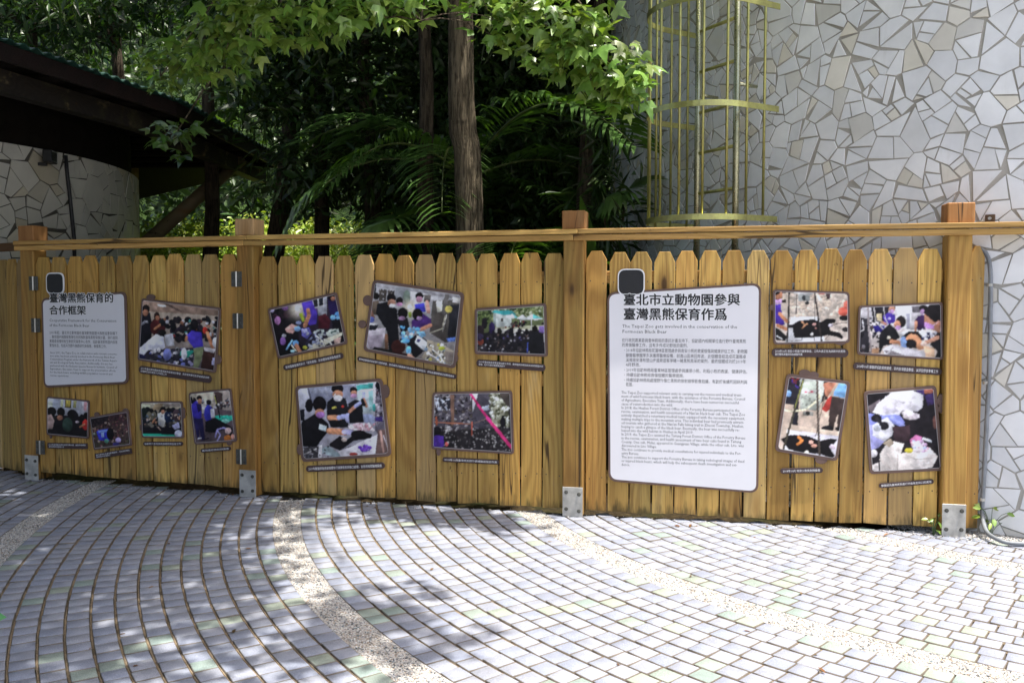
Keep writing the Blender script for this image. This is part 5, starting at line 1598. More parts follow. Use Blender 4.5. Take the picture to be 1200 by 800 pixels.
caption(B0, (162.2, 432.5), (247.3, 444.5), 9.0, '2011年臺北動物園辦理臺灣黑熊保育研討會議，與各保育單位及學者專家共同討論執行合作框架下的保育工作', 'tilted two-line brown caption plate below the crowd photo on the gate', 2)
caption(B0, (55.1, 521.9), (102, 522.7), 6.6, '2013年辦理臺灣黑熊保育行動計畫，邀集專家學者共同討論保育策略工作', 'short square-ended caption plate below the audience photo, by the lowest left hinge', 2, True)
caption(B0, (110.9, 534.6), (153.7, 528.1), 6.4, '野外環境中人類活動遺留物，可能對於野生動物造成危害傷亡', 'square-ended caption plate slanting up below the blue barrel photo', 2, True)
caption(B0, (167.4, 519.8), (213.7, 519.8), 4.9, '協助野外臺灣黑熊個體健康檢查工作', 'level thin caption plate below the green mat photo')
caption(B0, (234.8, 528.1), (269.9, 525.2), 4.6, '臺灣黑熊放射線檢查', 'shortest caption plate, below the photo of a person in purple')
caption(B1, (331.8, 431), (401.9, 416.3), 7.0, '動物園獸醫團隊執行「黑熊健檢」及檢體採樣與醫療處理', 'caption plate slanting up to the right below the lamp-lit table photo')
caption(B1, (418.5, 420), (534.8, 441.6), 5.8, '動物園獸醫師協助野外黑熊救傷，使用攜帶式儀器進行各項檢查及麻醉監控，評估身體健康狀況與野放條件', 'longest thin caption plate, slanting down below the largest middle photo')
caption(B1, (558.1, 425), (639, 431), 8.4, '2019年臺灣黑熊保育宣導活動工作坊，動物園與林務局及各保育團體共同參與，在戶外展示救援籠具操作', 'two-line caption plate below the canopy tents photo', 2)
caption(B1, (358.4, 549.4), (450.6, 545.2), 7.6, '2019年獸醫師為救援個體執行健康檢查與傷口處理，並檢視相關醫療採樣', 'caption plate below the photo of three masked staff')
caption(B1, (518.4, 538.2), (585, 541.5), 5.6, '2018年11月臺灣黑熊野外誘捕籠具架設作業', 'caption plate below the pink strap photo')
caption(B2, (904.4, 413.1), (994.4, 413.5), 10.4, '2018年10月 南安小熊進行健康檢查，工作人員正在為麻醉中的黑熊進行體態測量與採血檢驗作業', 'tall two-line caption plate below the upper left photo of the right bay', 2)
caption(B2, (1000, 428.5), (1104, 435.6), 8.6, '2018年10月 獸醫師協助黑熊健檢，研判各項檢查數值，以評估野放準備工作', 'long caption plate below the upper right photo of the right bay')
caption(B2, (914.4, 551.9), (964.4, 550.7), 6.6, '2018年10月 南安小熊放射線檢查', 'caption plate below the photo of bear and pale machine')
caption(B2, (1030.1, 569.2), (1094.5, 563.9), 5.8, '獸醫師為臺灣黑熊進行牙齒檢查與口腔護理', 'lowest caption plate of the right bay, below gloved hands photo')

def lines_of(txts, xa, xb, y0, dy, h, full=None, tilt=None):
    n = max(len(t) for t in txts)
    out = []
    for i, t in enumerate(txts):
        w = (xb - xa) * (full[i] if full else 1.0)
        out.append((t, xa, xa + w, y0 + dy * i, h))
    return out

text_panel(B0, [(48.6, 349.5), (147.6, 341.4), (150.4, 449.5), (51.6, 454.2)], 8.0,
    'grey-white text panel with a small dark tab on the shaded gate', (54, 319.5, 75.5, 344.5),
    ['臺灣黑熊保育的', '合作框架'], [(58.4, 132.2, 342.8, 354.6), (58.4, 100.4, 357.6, 368.6)],
    [('Cooperative Framework for the Conservation', 58.4, 136.5, 376.6, 4.6), ('of the Formosan Black Bear', 58.4, 105.0, 382.4, 4.6)],
    lines_of(['2011年起，臺北市立動物園在臺灣動物園暨水族館協會架構下', '，聯合國內相關保育單位共同推動臺灣黑熊保育計畫，與行政院', '農業委員會特有生物研究保育中心合作，協助臺灣黑熊國內保育', '繁殖存活、包括天然野外族群研究與保育、救傷等工作。'],
             58.6, 138.0, 391.0, 5.0, 4.2, [1, 1, 1, 0.84]),
    lines_of(['Since 2011, the Taipei Zoo, in collaboration with relevant conserva-', 'tion units, has been actively involved in the Formosan Black Bear',
              'Conservation Program under the framework of the Taiwan Aquari-', 'um and Zoological Parks Association. Additionally, the zoo has',
              'partnered with the Endemic Species Research Institute, Council of', 'Agriculture, Executive Yuan to support the preservation efforts',
              'for the black bears, including wildlife population research and', 'rescue operations.'], 59.2, 137.6, 414.0, 3.8, 3.5, [1, .97, 1, .93, 1, .98, .93, .28]))

text_panel(B2, [(711.4, 342.6), (892.0, 331.4), (888.6, 577.6), (713.0, 563.4)], 11.0,
    'big white text panel with a dark tab, left half of the right fence bay', (724.0, 315.0, 755.5, 346.0),
    ['臺北市立動物園參與', '臺灣黑熊保育作爲'], [(730.2, 866.0, 343.6, 357.8), (730.2, 850.4, 360.6, 374.8)],
    [('The Taipei Zoo gets involved in the conservation of the', 729.2, 863.6, 383.8, 5.6), ('Formosan Black Bear', 729.2, 781.0, 390.0, 5.6)],
    [(t, 728.8 if k in (0, 1) else (730.0 if t[0] == '・' else 733.4), 728.8 + 145.2 * w, y, 5.0) for k, (t, y, w) in enumerate([
        ('在行政院農業委員會林務局的委託計畫支持下，協助國內相關單位進行野外臺灣黑熊', 400.2, 1.0),
        ('的救傷醫療工作，且有多件成功野放的案例。', 405.8, 0.53),
        ('・2018年協助林務局花蓮林區管理處參與南安小熊的救援檢傷與健康評估工作，動物園', 411.8, 1.0),
        ('獸醫醫療團隊多次攜帶醫療設備，前進山區來回奔波，此個體曾經造成花蓮縣卓', 417.8, 1.0),
        ('溪鄉南安瀑布登山步道旁遊客爭睹一睹黑熊風采的案例，最終個體成功於2019年', 423.4, 1.0),
        ('4月野放。', 428.8, 0.15),
        ('・2019年協助林務局臺東林區管理處參與廣原小熊、利稻小熊的救援、健康評估。', 434.8, 1.0),
        ('・持續協助林務局救傷個體的醫療諮詢。', 440.6, 0.49),
        ('・持續協助林務局處理野外傷亡黑熊的放射線學影像拍攝，有助於後續死因研判與', 446.6, 1.0),
        ('佐證。', 451.8, 0.09)])],
    [(t, 728.2, 728.2 + 144.6 * w, 461.0 + 4.43 * k, 4.7) for k, (t, w) in enumerate([
        ('The Taipei Zoo supported relevant units in carrying out the rescue and medical treat-', .975), ('ment of wild Formosan black bears, with the assistance of the Forestry Bureau, Council', 1.0),
        ('of Agriculture, Executive Yuan. Additionally, there have been numerous successful', .95), ('cases of reintroduction into the wild.', .415),
        ('In 2018, the Hualien Forest District Office of the Forestry Bureau participated in the', .955), ("rescue, examination, and health assessment of a Nan'an black bear cub. The Taipei Zoo", 1.0),
        ('actively dispatched a veterinary medical team equipped with the necessary equipment,', 1.0), ('making multiple trips to the mountain area. This individual bear had previously attract-', .99),
        ("ed tourists who gathered at the Nan'an Falls hiking trail in Zhuoxi Township, Hualien,", .99), ('hoping to catch a glimpse of the black bear. Eventually, the bear was successfully re-', .955),
        ('leased into the wild habitat in Hualien in April 2019.', .58), ('In 2019, the Taipei Zoo assisted the Taitung Forest District Office of the Forestry Bureau', 1.0),
        ('in the rescue, examination, and health assessment of two bear cubs found in Taitung', .97), ('County. One cub, Mulas, appeared in Guangyuan Village, while the other cub, Lito, was', .99),
        ('discovered in Lito Village.', .285), ('The zoo continues to provide medical consultations for injured individuals to the For-', .97),
        ('estry Bureau.', .14), ('The zoo continues to support the Forestry Bureau in taking radiological images of dead', .995),
        ('or injured black bears, which will help the subsequent death investigation and evi-', .935), ('dence.', .068)])])

# ------------------------------------------------------------------ caged ladder on the tower
LN = Vector((-0.868, -0.497)).normalized()      # outward from the wall at the ladder
LT = Vector((-LN.y, LN.x))                      # along the wall
if LT.y > 0:
    LT = -LT                                    # towards the camera
LM = Vector((1.4825, 6.375))
def lad(a, b, z):
    p = LM + LT * a + LN * b
    return (p.x, p.y, z)
ladder = empty('caged_ladder')
tag(ladder, 'yellowish steel access ladder with hooped safety cage on the mosaic tower', 'ladder')
for a in (-0.2, 0.2):
    m = MB()
    m.tube([lad(a, 0, 0.15), lad(a, 0, 5.4)], 0.024, 12)
    m.build('stringer', M_STAIN, ladder, smooth=True)
for k in range(17):
    m = MB()
    z = 0.42 + 0.297 * k
    m.tube([lad(-0.2, 0, z), lad(0.2, 0, z)], 0.0125, 8)
    m.build('rung', M_CAGE, ladder, smooth=True)
for z in (1.30, 2.93, 4.6):
    for a in (-0.2, 0.2):
        m = MB()
        m.tube([lad(a, 0, z), lad(a, -0.19, z)], 0.013, 8)
        m.build('bracket', M_STAIN, ladder, smooth=True)
def hoop_path(n=40):
    hw, b0, bc = 0.40, -0.20, 0.13
    out = [(hw, b0 + (bc - b0) * i / 6) for i in range(6)]
    out += [(hw * math.cos(math.pi * i / (n - 12)), bc + hw * math.sin(math.pi * i / (n - 12))) for i in range(n - 11)]
    out += [(-hw, bc - (bc - b0) * i / 6) for i in range(1, 7)]
    return out
HP = hoop_path()
for z in (1.975, 2.735, 3.435, 4.16, 4.90):
    m = MB()
    V_ = []
    for i, (a, b) in enumerate(HP):
        a0, b0 = HP[max(i - 1, 0)]
        a1, b1 = HP[min(i + 1, len(HP) - 1)]
        d = Vector((a1 - a0, b1 - b0)).normalized()
        nn = Vector((d.y, -d.x))
        for (o_, zz) in ((0.003, -0.02), (0.003, 0.02), (-0.003, 0.02), (-0.003, -0.02)):
            V_.append(lad(a + nn.x * o_, b + nn.y * o_, z + zz))
    F_ = []
    for i in range(len(HP) - 1):
        for k in range(4):
            k2 = (k + 1) % 4
            F_.append((i * 4 + k, i * 4 + k2, i * 4 + 4 + k2, i * 4 + 4 + k))
    F_ += [(0, 3, 2, 1), tuple(len(V_) - 4 + k for k in range(4))]
    m.add(V_, F_)
    m.build('hoop', M_CAGE, ladder)
plen = [0.0]
for (a0, b0), (a1, b1) in zip(HP[:-1], HP[1:]):
    plen.append(plen[-1] + math.hypot(a1 - a0, b1 - b0))
for k in range(11):
    t = plen[-1] * (0.07 + 0.86 * k / 10)
    i = max(j for j in range(len(plen) - 1) if plen[j] <= t)
    u = (t - plen[i]) / (plen[i + 1] - plen[i])
    a, b = HP[i][0] + (HP[i + 1][0] - HP[i][0]) * u, HP[i][1] + (HP[i + 1][1] - HP[i][1]) * u
    s_ = 0.985
    m = MB()
    m.tube([lad(a * s_, b * s_ - 0.004, 1.955), lad(a * s_, b * s_ - 0.004, 4.94)], 0.0095, 8)
    m.build('cage_bar', M_CAGE, ladder, smooth=True)

# conduit: up the edge of the tower beside the last board, then along the ground
def wall_pt(th, off, z):
    t = math.radians(th)
    return Vector((TC.x + (TR + off) * math.cos(t), TC.y + (TR + off) * math.sin(t), z))
def th_at(px, py, off=0.03):
    d = ray(px, py)
    o_ = Vector((0, 0, H))
    a = d.x ** 2 + d.y ** 2
    b = 2 * (d.x * (o_.x - TC.x) + d.y * (o_.y - TC.y))
    c = (o_.x - TC.x) ** 2 + (o_.y - TC.y) ** 2 - (TR + off) ** 2
    s = (-b - math.sqrt(max(0, b * b - 4 * a * c))) / (2 * a)
    p = o_ + d * s
    return math.degrees(math.atan2(p.y - TC.y, p.x - TC.x)), p.z
pts = []
for px, py in ((1149, 292), (1156, 298), (1160, 312), (1161, 340), (1160, 400), (1159, 440), (1156, 500), (1153, 560), (1151, 600)):
    th, z = th_at(px, py, 0.035)
    pts.append(wall_pt(th, 0.035, z))
g0 = on_ground(1156, 622, 0.05); g1 = on_ground(1170, 632, 0.03); g2 = on_ground(1185, 636, 0.02); g3 = on_ground(1215, 637, 0.02)
pts += [g0, g1, g2, g3]
sm = []
for i in range(len(pts) - 1):
    p0, p1, p2, p3 = pts[max(i - 1, 0)], pts[i], pts[i + 1], pts[min(i + 2, len(pts) - 1)]
    for k in range(5):
        t = k / 5
        sm.append(0.5 * ((2 * p1) + (p2 - p0) * t + (2 * p0 - 5 * p1 + 4 * p2 - p3) * t * t + (3 * p1 - p0 - 3 * p2 + p3) * t ** 3))
sm.append(pts[-1])
m = MB()
m.tube(sm, 0.0125, 10)
con = m.build('conduit', M_CONDUIT, None, smooth=True)
tag(con, 'grey plastic conduit climbing the tiles beside the end board of the fence', 'conduit')
for px, py in ((1160, 334), (1155, 448), (1151, 585)):
    th, z = th_at(px, py, 0.035)
    c = wall_pt(th, 0.035, z)
    m = MB()
    m.tube([c - Vector((0, 0, 0.008)), c + Vector((0, 0, 0.008))], 0.0165, 10)
    m.build('saddle_clip', M_GALV, con)
# small square bracket bolted to the tiles
th, z = th_at(1160, 256, 0.03)
c = wall_pt(th, 0.0, z)
m = MB()
m.box(-0.026, 0.026, -0.03, -0.006, -0.024, 0.024, bev=0.002)
br = m.build('wall_bracket', M_BRASS, None, c, math.radians(th) + math.pi / 2)
tag(br, 'small brown square steel bracket on the tiles above the rail end', 'bracket')
m = MB()
m.tube([(0, -0.030, 0), (0, -0.042, 0)], 0.010, 8)
m.build('bolt', M_PIN, br)

# ------------------------------------------------------------------ the dark roof on the left
EAVE = [Vector((-4.35, 5.0)), Vector((-3.89, 6.62)), Vector((-3.28, 8.86)), Vector((-3.2, 12.7))]
EZ = 3.40
SL = 0.03
roof = empty('pavilion_roof')
tag(roof, 'dark low roof with green sheet edge and red fascia at upper left', 'roof')
def eave_at(s):
    for a, b in zip(EAVE[:-1], EAVE[1:]):
        L = (b - a).length
        if s <= L or b is EAVE[-1]:
            return a + (b - a) * (s / L)
        s -= L
tot = sum((b - a).length for a, b in zip(EAVE[:-1], EAVE[1:]))
ns = 300
V_, F_ = [], []
for i in range(ns + 1):
    p = eave_at(tot * i / ns)
    dz = 0.014 * math.sin(2 * math.pi * (tot * i / ns) / 0.13)
    for (dx, zz) in ((0.0, 0.0), (-4.0, SL * 4)):
        for th_ in (0.0, -0.012):
            V_.append((p.x + dx, p.y, EZ + zz + dz + th_))
for i in range(ns):
    a, b = i * 4, i * 4 + 4
    F_ += [(a, b, b + 2, a + 2), (a + 1, a + 3, b + 3, b + 1), (a, a + 1, b + 1, b)]
m = MB(); m.add(V_, F_)
m.build('roof_sheet', M_GREENROOF, roof)
# boarded soffit under the whole roof
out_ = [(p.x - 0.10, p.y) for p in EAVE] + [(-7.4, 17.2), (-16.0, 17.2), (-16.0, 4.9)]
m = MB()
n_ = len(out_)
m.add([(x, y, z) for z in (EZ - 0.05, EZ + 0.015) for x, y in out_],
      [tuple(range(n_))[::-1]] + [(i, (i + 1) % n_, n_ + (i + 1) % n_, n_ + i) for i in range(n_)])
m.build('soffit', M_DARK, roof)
m = MB()
m.add([(-7.3, 17.2, EZ + 0.03), (-16.0, 17.2, EZ + 0.03), (-16.0, 4.9, EZ + 0.25), (EAVE[0].x - 3.9, 4.9, EZ + SL * 3.9 + 0.02), (EAVE[-1].x - 3.9, EAVE[-1].y, EZ + SL * 3.9 + 0.02)], [(0, 1, 2, 3, 4)])
m.build('roof_panel', M_GREENROOF, roof)
def along(off, z, w, h_, name, mat, s0=0.0, s1=1.0):
    m = MB()
    V_, F_ = [], []
    n = 24
    for i in range(n + 1):
        p = eave_at(tot * (s0 + (s1 - s0) * i / n))
        for (dx, dz) in ((0, 0), (w, 0), (w, h_), (0, h_)):
            V_.append((p.x - off - w + dx, p.y, z + dz + SL * off))
    for i in range(n):
        for k in range(4):
            F_.append((i * 4 + k, i * 4 + (k + 1) % 4, i * 4 + 4 + (k + 1) % 4, i * 4 + 4 + k))
    F_ += [(3, 2, 1, 0), tuple(n * 4 + k for k in range(4))]
    m.add(V_, F_)
    return m.build(name, mat, roof)
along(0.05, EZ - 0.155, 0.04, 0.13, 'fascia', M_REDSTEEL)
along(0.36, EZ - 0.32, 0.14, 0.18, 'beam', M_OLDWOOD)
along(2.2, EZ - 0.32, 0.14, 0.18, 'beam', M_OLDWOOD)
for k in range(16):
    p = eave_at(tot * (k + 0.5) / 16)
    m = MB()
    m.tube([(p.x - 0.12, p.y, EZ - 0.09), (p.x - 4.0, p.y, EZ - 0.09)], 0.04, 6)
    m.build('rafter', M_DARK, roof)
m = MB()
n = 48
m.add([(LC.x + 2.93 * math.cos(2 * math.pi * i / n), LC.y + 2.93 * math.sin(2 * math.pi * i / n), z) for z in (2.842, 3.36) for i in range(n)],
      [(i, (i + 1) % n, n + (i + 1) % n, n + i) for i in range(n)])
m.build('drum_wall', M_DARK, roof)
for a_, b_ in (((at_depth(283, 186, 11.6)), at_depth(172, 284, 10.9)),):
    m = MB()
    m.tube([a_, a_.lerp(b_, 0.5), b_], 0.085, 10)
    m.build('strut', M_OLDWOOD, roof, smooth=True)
# floodlight and cable on the shaded wall
def lw(px, py, off):
    d = ray(px, py)
    a = d.x ** 2 + d.y ** 2
    b = -2 * (d.x * LC.x + d.y * LC.y)
    c = LC.x ** 2 + LC.y ** 2 - (LR + off) ** 2
    s = (-b - math.sqrt(max(0.0, b * b - 4 * a * c))) / (2 * a)
    return Vector((0, 0, H)) + d * s
p = lw(60, 184, 0.10)
ang = math.atan2(p.y - LC.y, p.x - LC.x) + math.pi / 2
fl = empty('floodlight', p, ang + 0.5)
tag(fl, 'small black floodlight with pale lens high on the shaded tiled wall', 'floodlight')
m = MB(); m.box(-0.085, 0.085, -0.03, 0.05, -0.06, 0.06, bev=0.01); m.build('housing', M_BLACK, fl)
m = MB()
m.add([(-0.07, -0.032, -0.048), (0.07, -0.032, -0.048), (0.07, -0.032, 0.048), (-0.07, -0.032, 0.048), (0.0, -0.012, 0.0)],
      [(0, 1, 4), (1, 2, 4), (2, 3, 4), (3, 0, 4)])
m.build('lens', M_LENS, fl)
m = MB(); m.box(-0.02, 0.02, 0.04, 0.16, -0.085, -0.055, bev=0.004); m.build('arm', M_BLACK, fl)
m = MB()
m.tube([lw(77, 182, 0.03), lw(79, 205, 0.03), lw(83, 240, 0.03), lw(87, 280, 0.03), lw(88, 330, 0.03)], 0.018, 8)
cab = m.build('cable', M_BLACK, None, smooth=True)
tag(cab, 'black cable running down the shaded tiled wall', 'cable')

# ------------------------------------------------------------------ vegetation
def nrm_rows(a):
    return a / np.maximum(1e-9, np.linalg.norm(a, axis=1, keepdims=True))

MAPLE_V = np.array([(0, 0.28, 0.04), (0, 0, 0), (0.16, 0.02, 0.0), (0.40, 0.02, -0.05), (0.62, 0.40, -0.14), (0.24, 0.40, 0.02), (0.17, 0.62, 0.0), (0, 1.05, -0.16),
                    (-0.17, 0.62, 0.0), (-0.24, 0.40, 0.02), (-0.62, 0.40, -0.14), (-0.40, 0.02, -0.05), (-0.16, 0.02, 0.0)])
MAPLE_F = np.array([(0, i, i + 1) for i in range(1, 12)] + [(0, 12, 1)])
BLADE_V = np.array([(0, 0, 0), (0.20, 0.32, 0.06), (0.17, 0.68, 0.02), (0, 1.0, -0.10), (-0.17, 0.68, 0.02), (-0.20, 0.32, 0.06), (0, 0.5, -0.01)])
BLADE_F = np.array([(6, 0, 1), (6, 1, 2), (6, 2, 3), (6, 3, 4), (6, 4, 5), (6, 5, 0)])
DIA_V = np.array([(0, 0, 0), (0.24, 0.5, 0.05), (0, 1, -0.08), (-0.24, 0.5, 0.05)])
DIA_F = np.array([(0, 1, 2), (0, 2, 3)])

def leaves(P, N, T, size, tv, tf, cols):
    """arrays for a cloud of leaves: position, normal, tip direction"""
    n = len(P)
    N = nrm_rows(N)
    T = nrm_rows(T - N * (T * N).sum(1, keepdims=True))
    X = np.cross(T, N) * rng.uniform(0.68, 1.12, (n, 1))
    S = np.asarray(size)[:, None, None]
    V = P[:, None, :] + S * (tv[None, :, 0:1] * X[:, None, :] + tv[None, :, 1:2] * T[:, None, :] + tv[None, :, 2:3] * N[:, None, :])
    F = tf[None] + (np.arange(n) * len(tv))[:, None, None]
    return V.reshape(-1, 3), F.reshape(-1, 3), np.repeat(cols, len(tv), 0)

def cloud_obj(name, parts, mat, parent=None):
    V, F, C, b = [], [], [], 0
    for v, f, c in parts:
        V.append(v); F.append(f + b); C.append(c); b += len(v)
    return link(bpy.data.objects.new(name, mesh_np(name, np.vstack(V), np.vstack(F), [mat], col=np.vstack(C))), parent)

def palette(n, base, var=0.25, hue=0.15):
    c = np.tile(np.array(base, float), (n, 1)) * rng.uniform(1 - var, 1 + var, (n, 1))
    c[:, 0] *= rng.uniform(1 - hue, 1 + hue * 1.6, n)
    c[:, 2] *= rng.uniform(1 - hue, 1 + hue, n)
    return c

def cluster_leaves(cent, n, rad, size, tv, tf, base, up=0.8, droop=0.5, flat=0.7, cam=0.0, var=0.25):
    """n leaves in a rough ball round every centre"""
    cent = np.asarray(cent, float)
    k = len(cent) * n
    off = nrm_rows(rng.normal(0, 1, (k, 3))) * (rng.random((k, 1)) ** 0.5) * rad
    off[:, 2] *= flat
    P = np.repeat(cent, n, 0) + off
    N = rng.normal(0, 0.55, (k, 3)) + np.array([0, -cam, up])
    T = off / rad + rng.normal(0, 0.5, (k, 3)) + np.array([0, 0, -droop])
    return leaves(P, N, T, rng.uniform(0.6, 1.3, k) * size, tv, tf, palette(k, base, var))

# --- maple in front of the dark wood: trunk behind the fence, limbs reaching over the paving
MAPLE_C = (0.165, 0.275, 0.05)
maple = empty('maple_tree', (0, 0, 0))
tag(maple, 'maple with grey ridged trunk behind the fence and sunlit lobed leaves overhead', 'tree')
tb = at_depth(552, 300, 7.0)
tt = at_depth(536, 0, 7.0)
m = MB()
dirv = (tt - tb) / (tt.z - tb.z)
tp = [tb + dirv * (z - tb.z) for z in (-0.1, 0.35, 0.9, 1.6, 2.2, 2.6, 2.75, 3.0, 3.6, 4.6, 5.8, 7.2)]
tr = [0.17, 0.135, 0.122, 0.115, 0.112, 0.108, 0.112, 0.105, 0.10, 0.09, 0.07, 0.04]
for i in range(len(tp)):
    tp[i] = tp[i] + Vector((0.018 * math.sin(i * 1.7), 0.012 * math.cos(i * 2.3), 0))
m.tube(tp, tr, 18)
m.build('trunk', M_BARK, maple, smooth=True)

def branch(path, r0, r1, seg=7, wob=0.05):
    n = len(path)
    return [Vector(p) + (Vector(rng.normal(0, wob, 3)) if 0 < i < n - 1 else Vector((0, 0, 0))) for i, p in enumerate(path)], \
        [r0 + (r1 - r0) * i / (n - 1) for i in range(n)]

def bez(a, b, c, n):
    return [(1 - t) ** 2 * a + 2 * t * (1 - t) * b + t * t * c for t in [i / (n - 1) for i in range(n)]]

fr = []   # hanging sprays that show along the top of the view
for px, py, Y in ((572, 8, 5.5), (592, 22, 5.4), (612, 6, 5.3), (628, 30, 5.3), (645, 14, 5.2), (655, 44, 5.2), (668, 24, 5.2), (676, 62, 5.2), (690, 46, 5.15), (696, 78, 5.2),
                  (712, 66, 5.1), (722, 86, 5.1), (736, 72, 5.1), (745, 92, 5.05), (728, 108, 5.15), (704, 98, 5.25), (640, 68, 5.3), (618, 54, 5.4), (583, 40, 5.5), (660, 80, 5.3),
                  (745, 112, 5.1), (690, 8, 5.2), (565, -6, 5.6), (600, -4, 5.4), (650, -8, 5.3), (733, 98, 5.1), (676, 40, 5.2), (660, 62, 5.25), (705, 56, 5.15),
                  (262, 6, 5.3), (284, 14, 5.3), (300, 34, 5.3), (272, 36, 5.4), (250, 24, 5.4), (246, 52, 5.5), (226, 66, 5.5), (206, 78, 5.6), (196, 62, 5.6), (262, 66, 5.5),
                  (314, 8, 5.3), (338, 4, 5.3), (356, 20, 5.3), (378, 10, 5.2), (398, 22, 5.2), (418, 6, 5.2), (440, 10, 5.3), (458, 16, 5.3), (478, 4, 5.4), (388, 34, 5.3),
                  (324, 44, 5.5), (344, 34, 5.4), (366, 2, 5.2), (408, -6, 5.2), (470, -8, 5.4), (500, -2, 5.5), (230, 84, 5.7), (188, 90, 5.7), (286, 52, 5.6),
                  (236, 42, 5.4), (278, -4, 5.2), (310, -8, 5.2), (294, 4, 5.25)):
    fr.append(at_depth(px, py, Y))
fr = np.array([tuple(p) for p in fr])
lparts = [cluster_leaves(fr, 18, 0.16, 0.100, MAPLE_V, MAPLE_F, MAPLE_C, up=0.75, droop=0.9, flat=0.75, cam=0.55)]
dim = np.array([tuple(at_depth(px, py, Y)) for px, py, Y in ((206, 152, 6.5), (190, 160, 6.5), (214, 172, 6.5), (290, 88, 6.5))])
lparts.append(cluster_leaves(dim, 14, 0.17, 0.11, MAPLE_V, MAPLE_F, (0.07, 0.14, 0.028), up=0.7, droop=0.8, cam=0.4))  # sprays in shade, the shade put into a darker leaf green

def shade_want(x, y):
    """how much of the paving (or fence) at x, y the canopy keeps from the sun"""
    b = behind_fence(x, y)
    if b > -0.1:
        if x < -1.9: return 0.85
        if x < 0.0: return 0.22
        return 0.0
    if x < -3.0: return 0.92
    if x < -1.75: return 0.95
    if x < -1.2: return 0.5 if y < 4.6 else 0.22
    if ((x + 0.64) / 0.30) ** 2 + ((y - 3.72) / 0.42) ** 2 < 1: return 0.9
    if y < 3.2 and x < -0.9: return 0.8
    if x < 0.25 and b > -0.36: return 0.4
    if x < -0.8: return 0.02
    return 0.0
cc, ground_pts = [], []
tries = 0
while len(cc) < 1600 and tries < 60000:
    tries += 1
    z = rng.uniform(4.4, 7.2)
    gx, gy = rng.uniform(-5.2, 1.6), rng.uniform(0.6, 8.0)
    if rng.random() > shade_want(gx, gy):
        continue
    p = np.array([gx + z * SUN.x / SUN.z, gy + z * SUN.y / SUN.z, z])
    s = screen(*p)
    if s and s[1] > -60 and -60 < s[0] < 1260:
        continue
    cc.append(p)
cc = np.array(cc)
lparts.append(cluster_leaves(cc, 12, 0.30, 0.125, MAPLE_V, MAPLE_F, MAPLE_C, up=1.0, droop=0.3, flat=0.5))
cloud_obj('crown', lparts, M_MAPLE, maple)
# limbs to groups of clusters
allc = np.vstack([fr, dim, cc])
m = MB()
def trunk_at(z):
    return tb + dirv * (z - tb.z)
grp = {}
for p in allc:
    grp.setdefault((int((p[0] + 8) / 1.15), int(p[1] / 1.3), int(p[2] / 1.6)), []).append(p)
for g_, pl in grp.items():
    c = Vector(np.mean(pl, 0))
    z0 = min(4.15 + 0.9 * rng.random(), 5.0) if c.z < 5 else min(c.z - 1.2, 7.2)
    a = trunk_at(z0)
    mid = a.lerp(c, 0.55) + Vector((0, 0, 0.75))
    path, rad = branch(bez(a, mid, c, 9), 0.017, 0.005, wob=0.04)
    m.tube(path, rad, 6, caps=False)
    for p in pl:
        q = Vector(p)
        k = min(range(len(path)), key=lambda i: (path[i] - q).length + 0.25 * (8 - i) * 0.1)
        if (path[k] - q).length < 1.6:
            bp = bez(path[k], path[k].lerp(q, 0.5) + Vector((0, 0, 0.10)), q + Vector((0, 0, -0.03)), 5)
            m.tube(bp, [0.005, 0.004, 0.0035, 0.003, 0.002], 4, caps=False)
m.build('limbs', M_BARK, maple, smooth=True)

# --- trees of the wood behind
def crown_pts(c, rx, ry, rz, n):
    v = nrm_rows(rng.normal(0, 1, (n, 3))) * (rng.random((n, 1)) ** (1 / 2.4))
    return np.array(c) + v * np.array([rx, ry, rz])
TREES = [  # trunk pixel at rail height, depth, lean pixel at z 4, radius, crown (dz, rx, ry, rz), leaf, clusters, label
    (503, 8.3, 497, 0.085, (6.4, 2.0, 1.9, 1.7), 'dark slim tree with a sun-struck streak on its trunk beside the maple'),
    (247, 11.0, 246, 0.10, (7.2, 1.6, 1.2, 1.6), 'dark straight tree trunk seen below the roof strut'),
    (322, 10.4, 345, 0.12, (7.0, 1.3, 1.2, 1.5), 'leaning dark tree just right of the second post'),
    (374, 10.0, 378, 0.09, (7.2, 1.3, 1.2, 1.5), 'thin upright tree against the bright shrubs'),
    (436, 9.4, 430, 0.10, (6.6, 1.4, 1.2, 1.5), 'dark tree rising behind the bright fan palm leaf'),
    (640, 11.5, 650, 0.11, (6.4, 2.4, 2.2, 1.9), 'shaded tree deep in the wood between maple and tower'),
    (150, 14.5, 140, 0.14, (7.6, 3.2, 2.6, 2.4), 'tall tree standing behind the dark roof'),
    (590, 15.0, 596, 0.13, (7.8, 3.0, 2.4, 2.4), 'tall tree far back in the wood right of the maple trunk'),
    (684, 8.3, 694, 0.08, (6.6, 1.5, 1.6, 1.5), 'slender dark tree whose crown overhangs the tower edge'),
    (650, 13.0, 660, 0.11, (6.6, 2.0, 2.4, 2.6), 'shaded tree beyond the feather palms near the tower'),
    (676, 9.6, 690, 0.09, (6.3, 1.5, 1.9, 1.9), 'dark thin tree close to the left edge of the tower'),
    (60, 11.5, 40, 0.12, (6.8, 2.6, 2.4, 1.9), 'tree behind the tiled building, crown over the roof'),
    (-980, 3.2, -990, 0.20, (6.0, 2.8, 4.2, 2.0), 'unseen spreading tree added left of the paving to shade the gate'),  # unseen, added to keep sky light off the gate
]
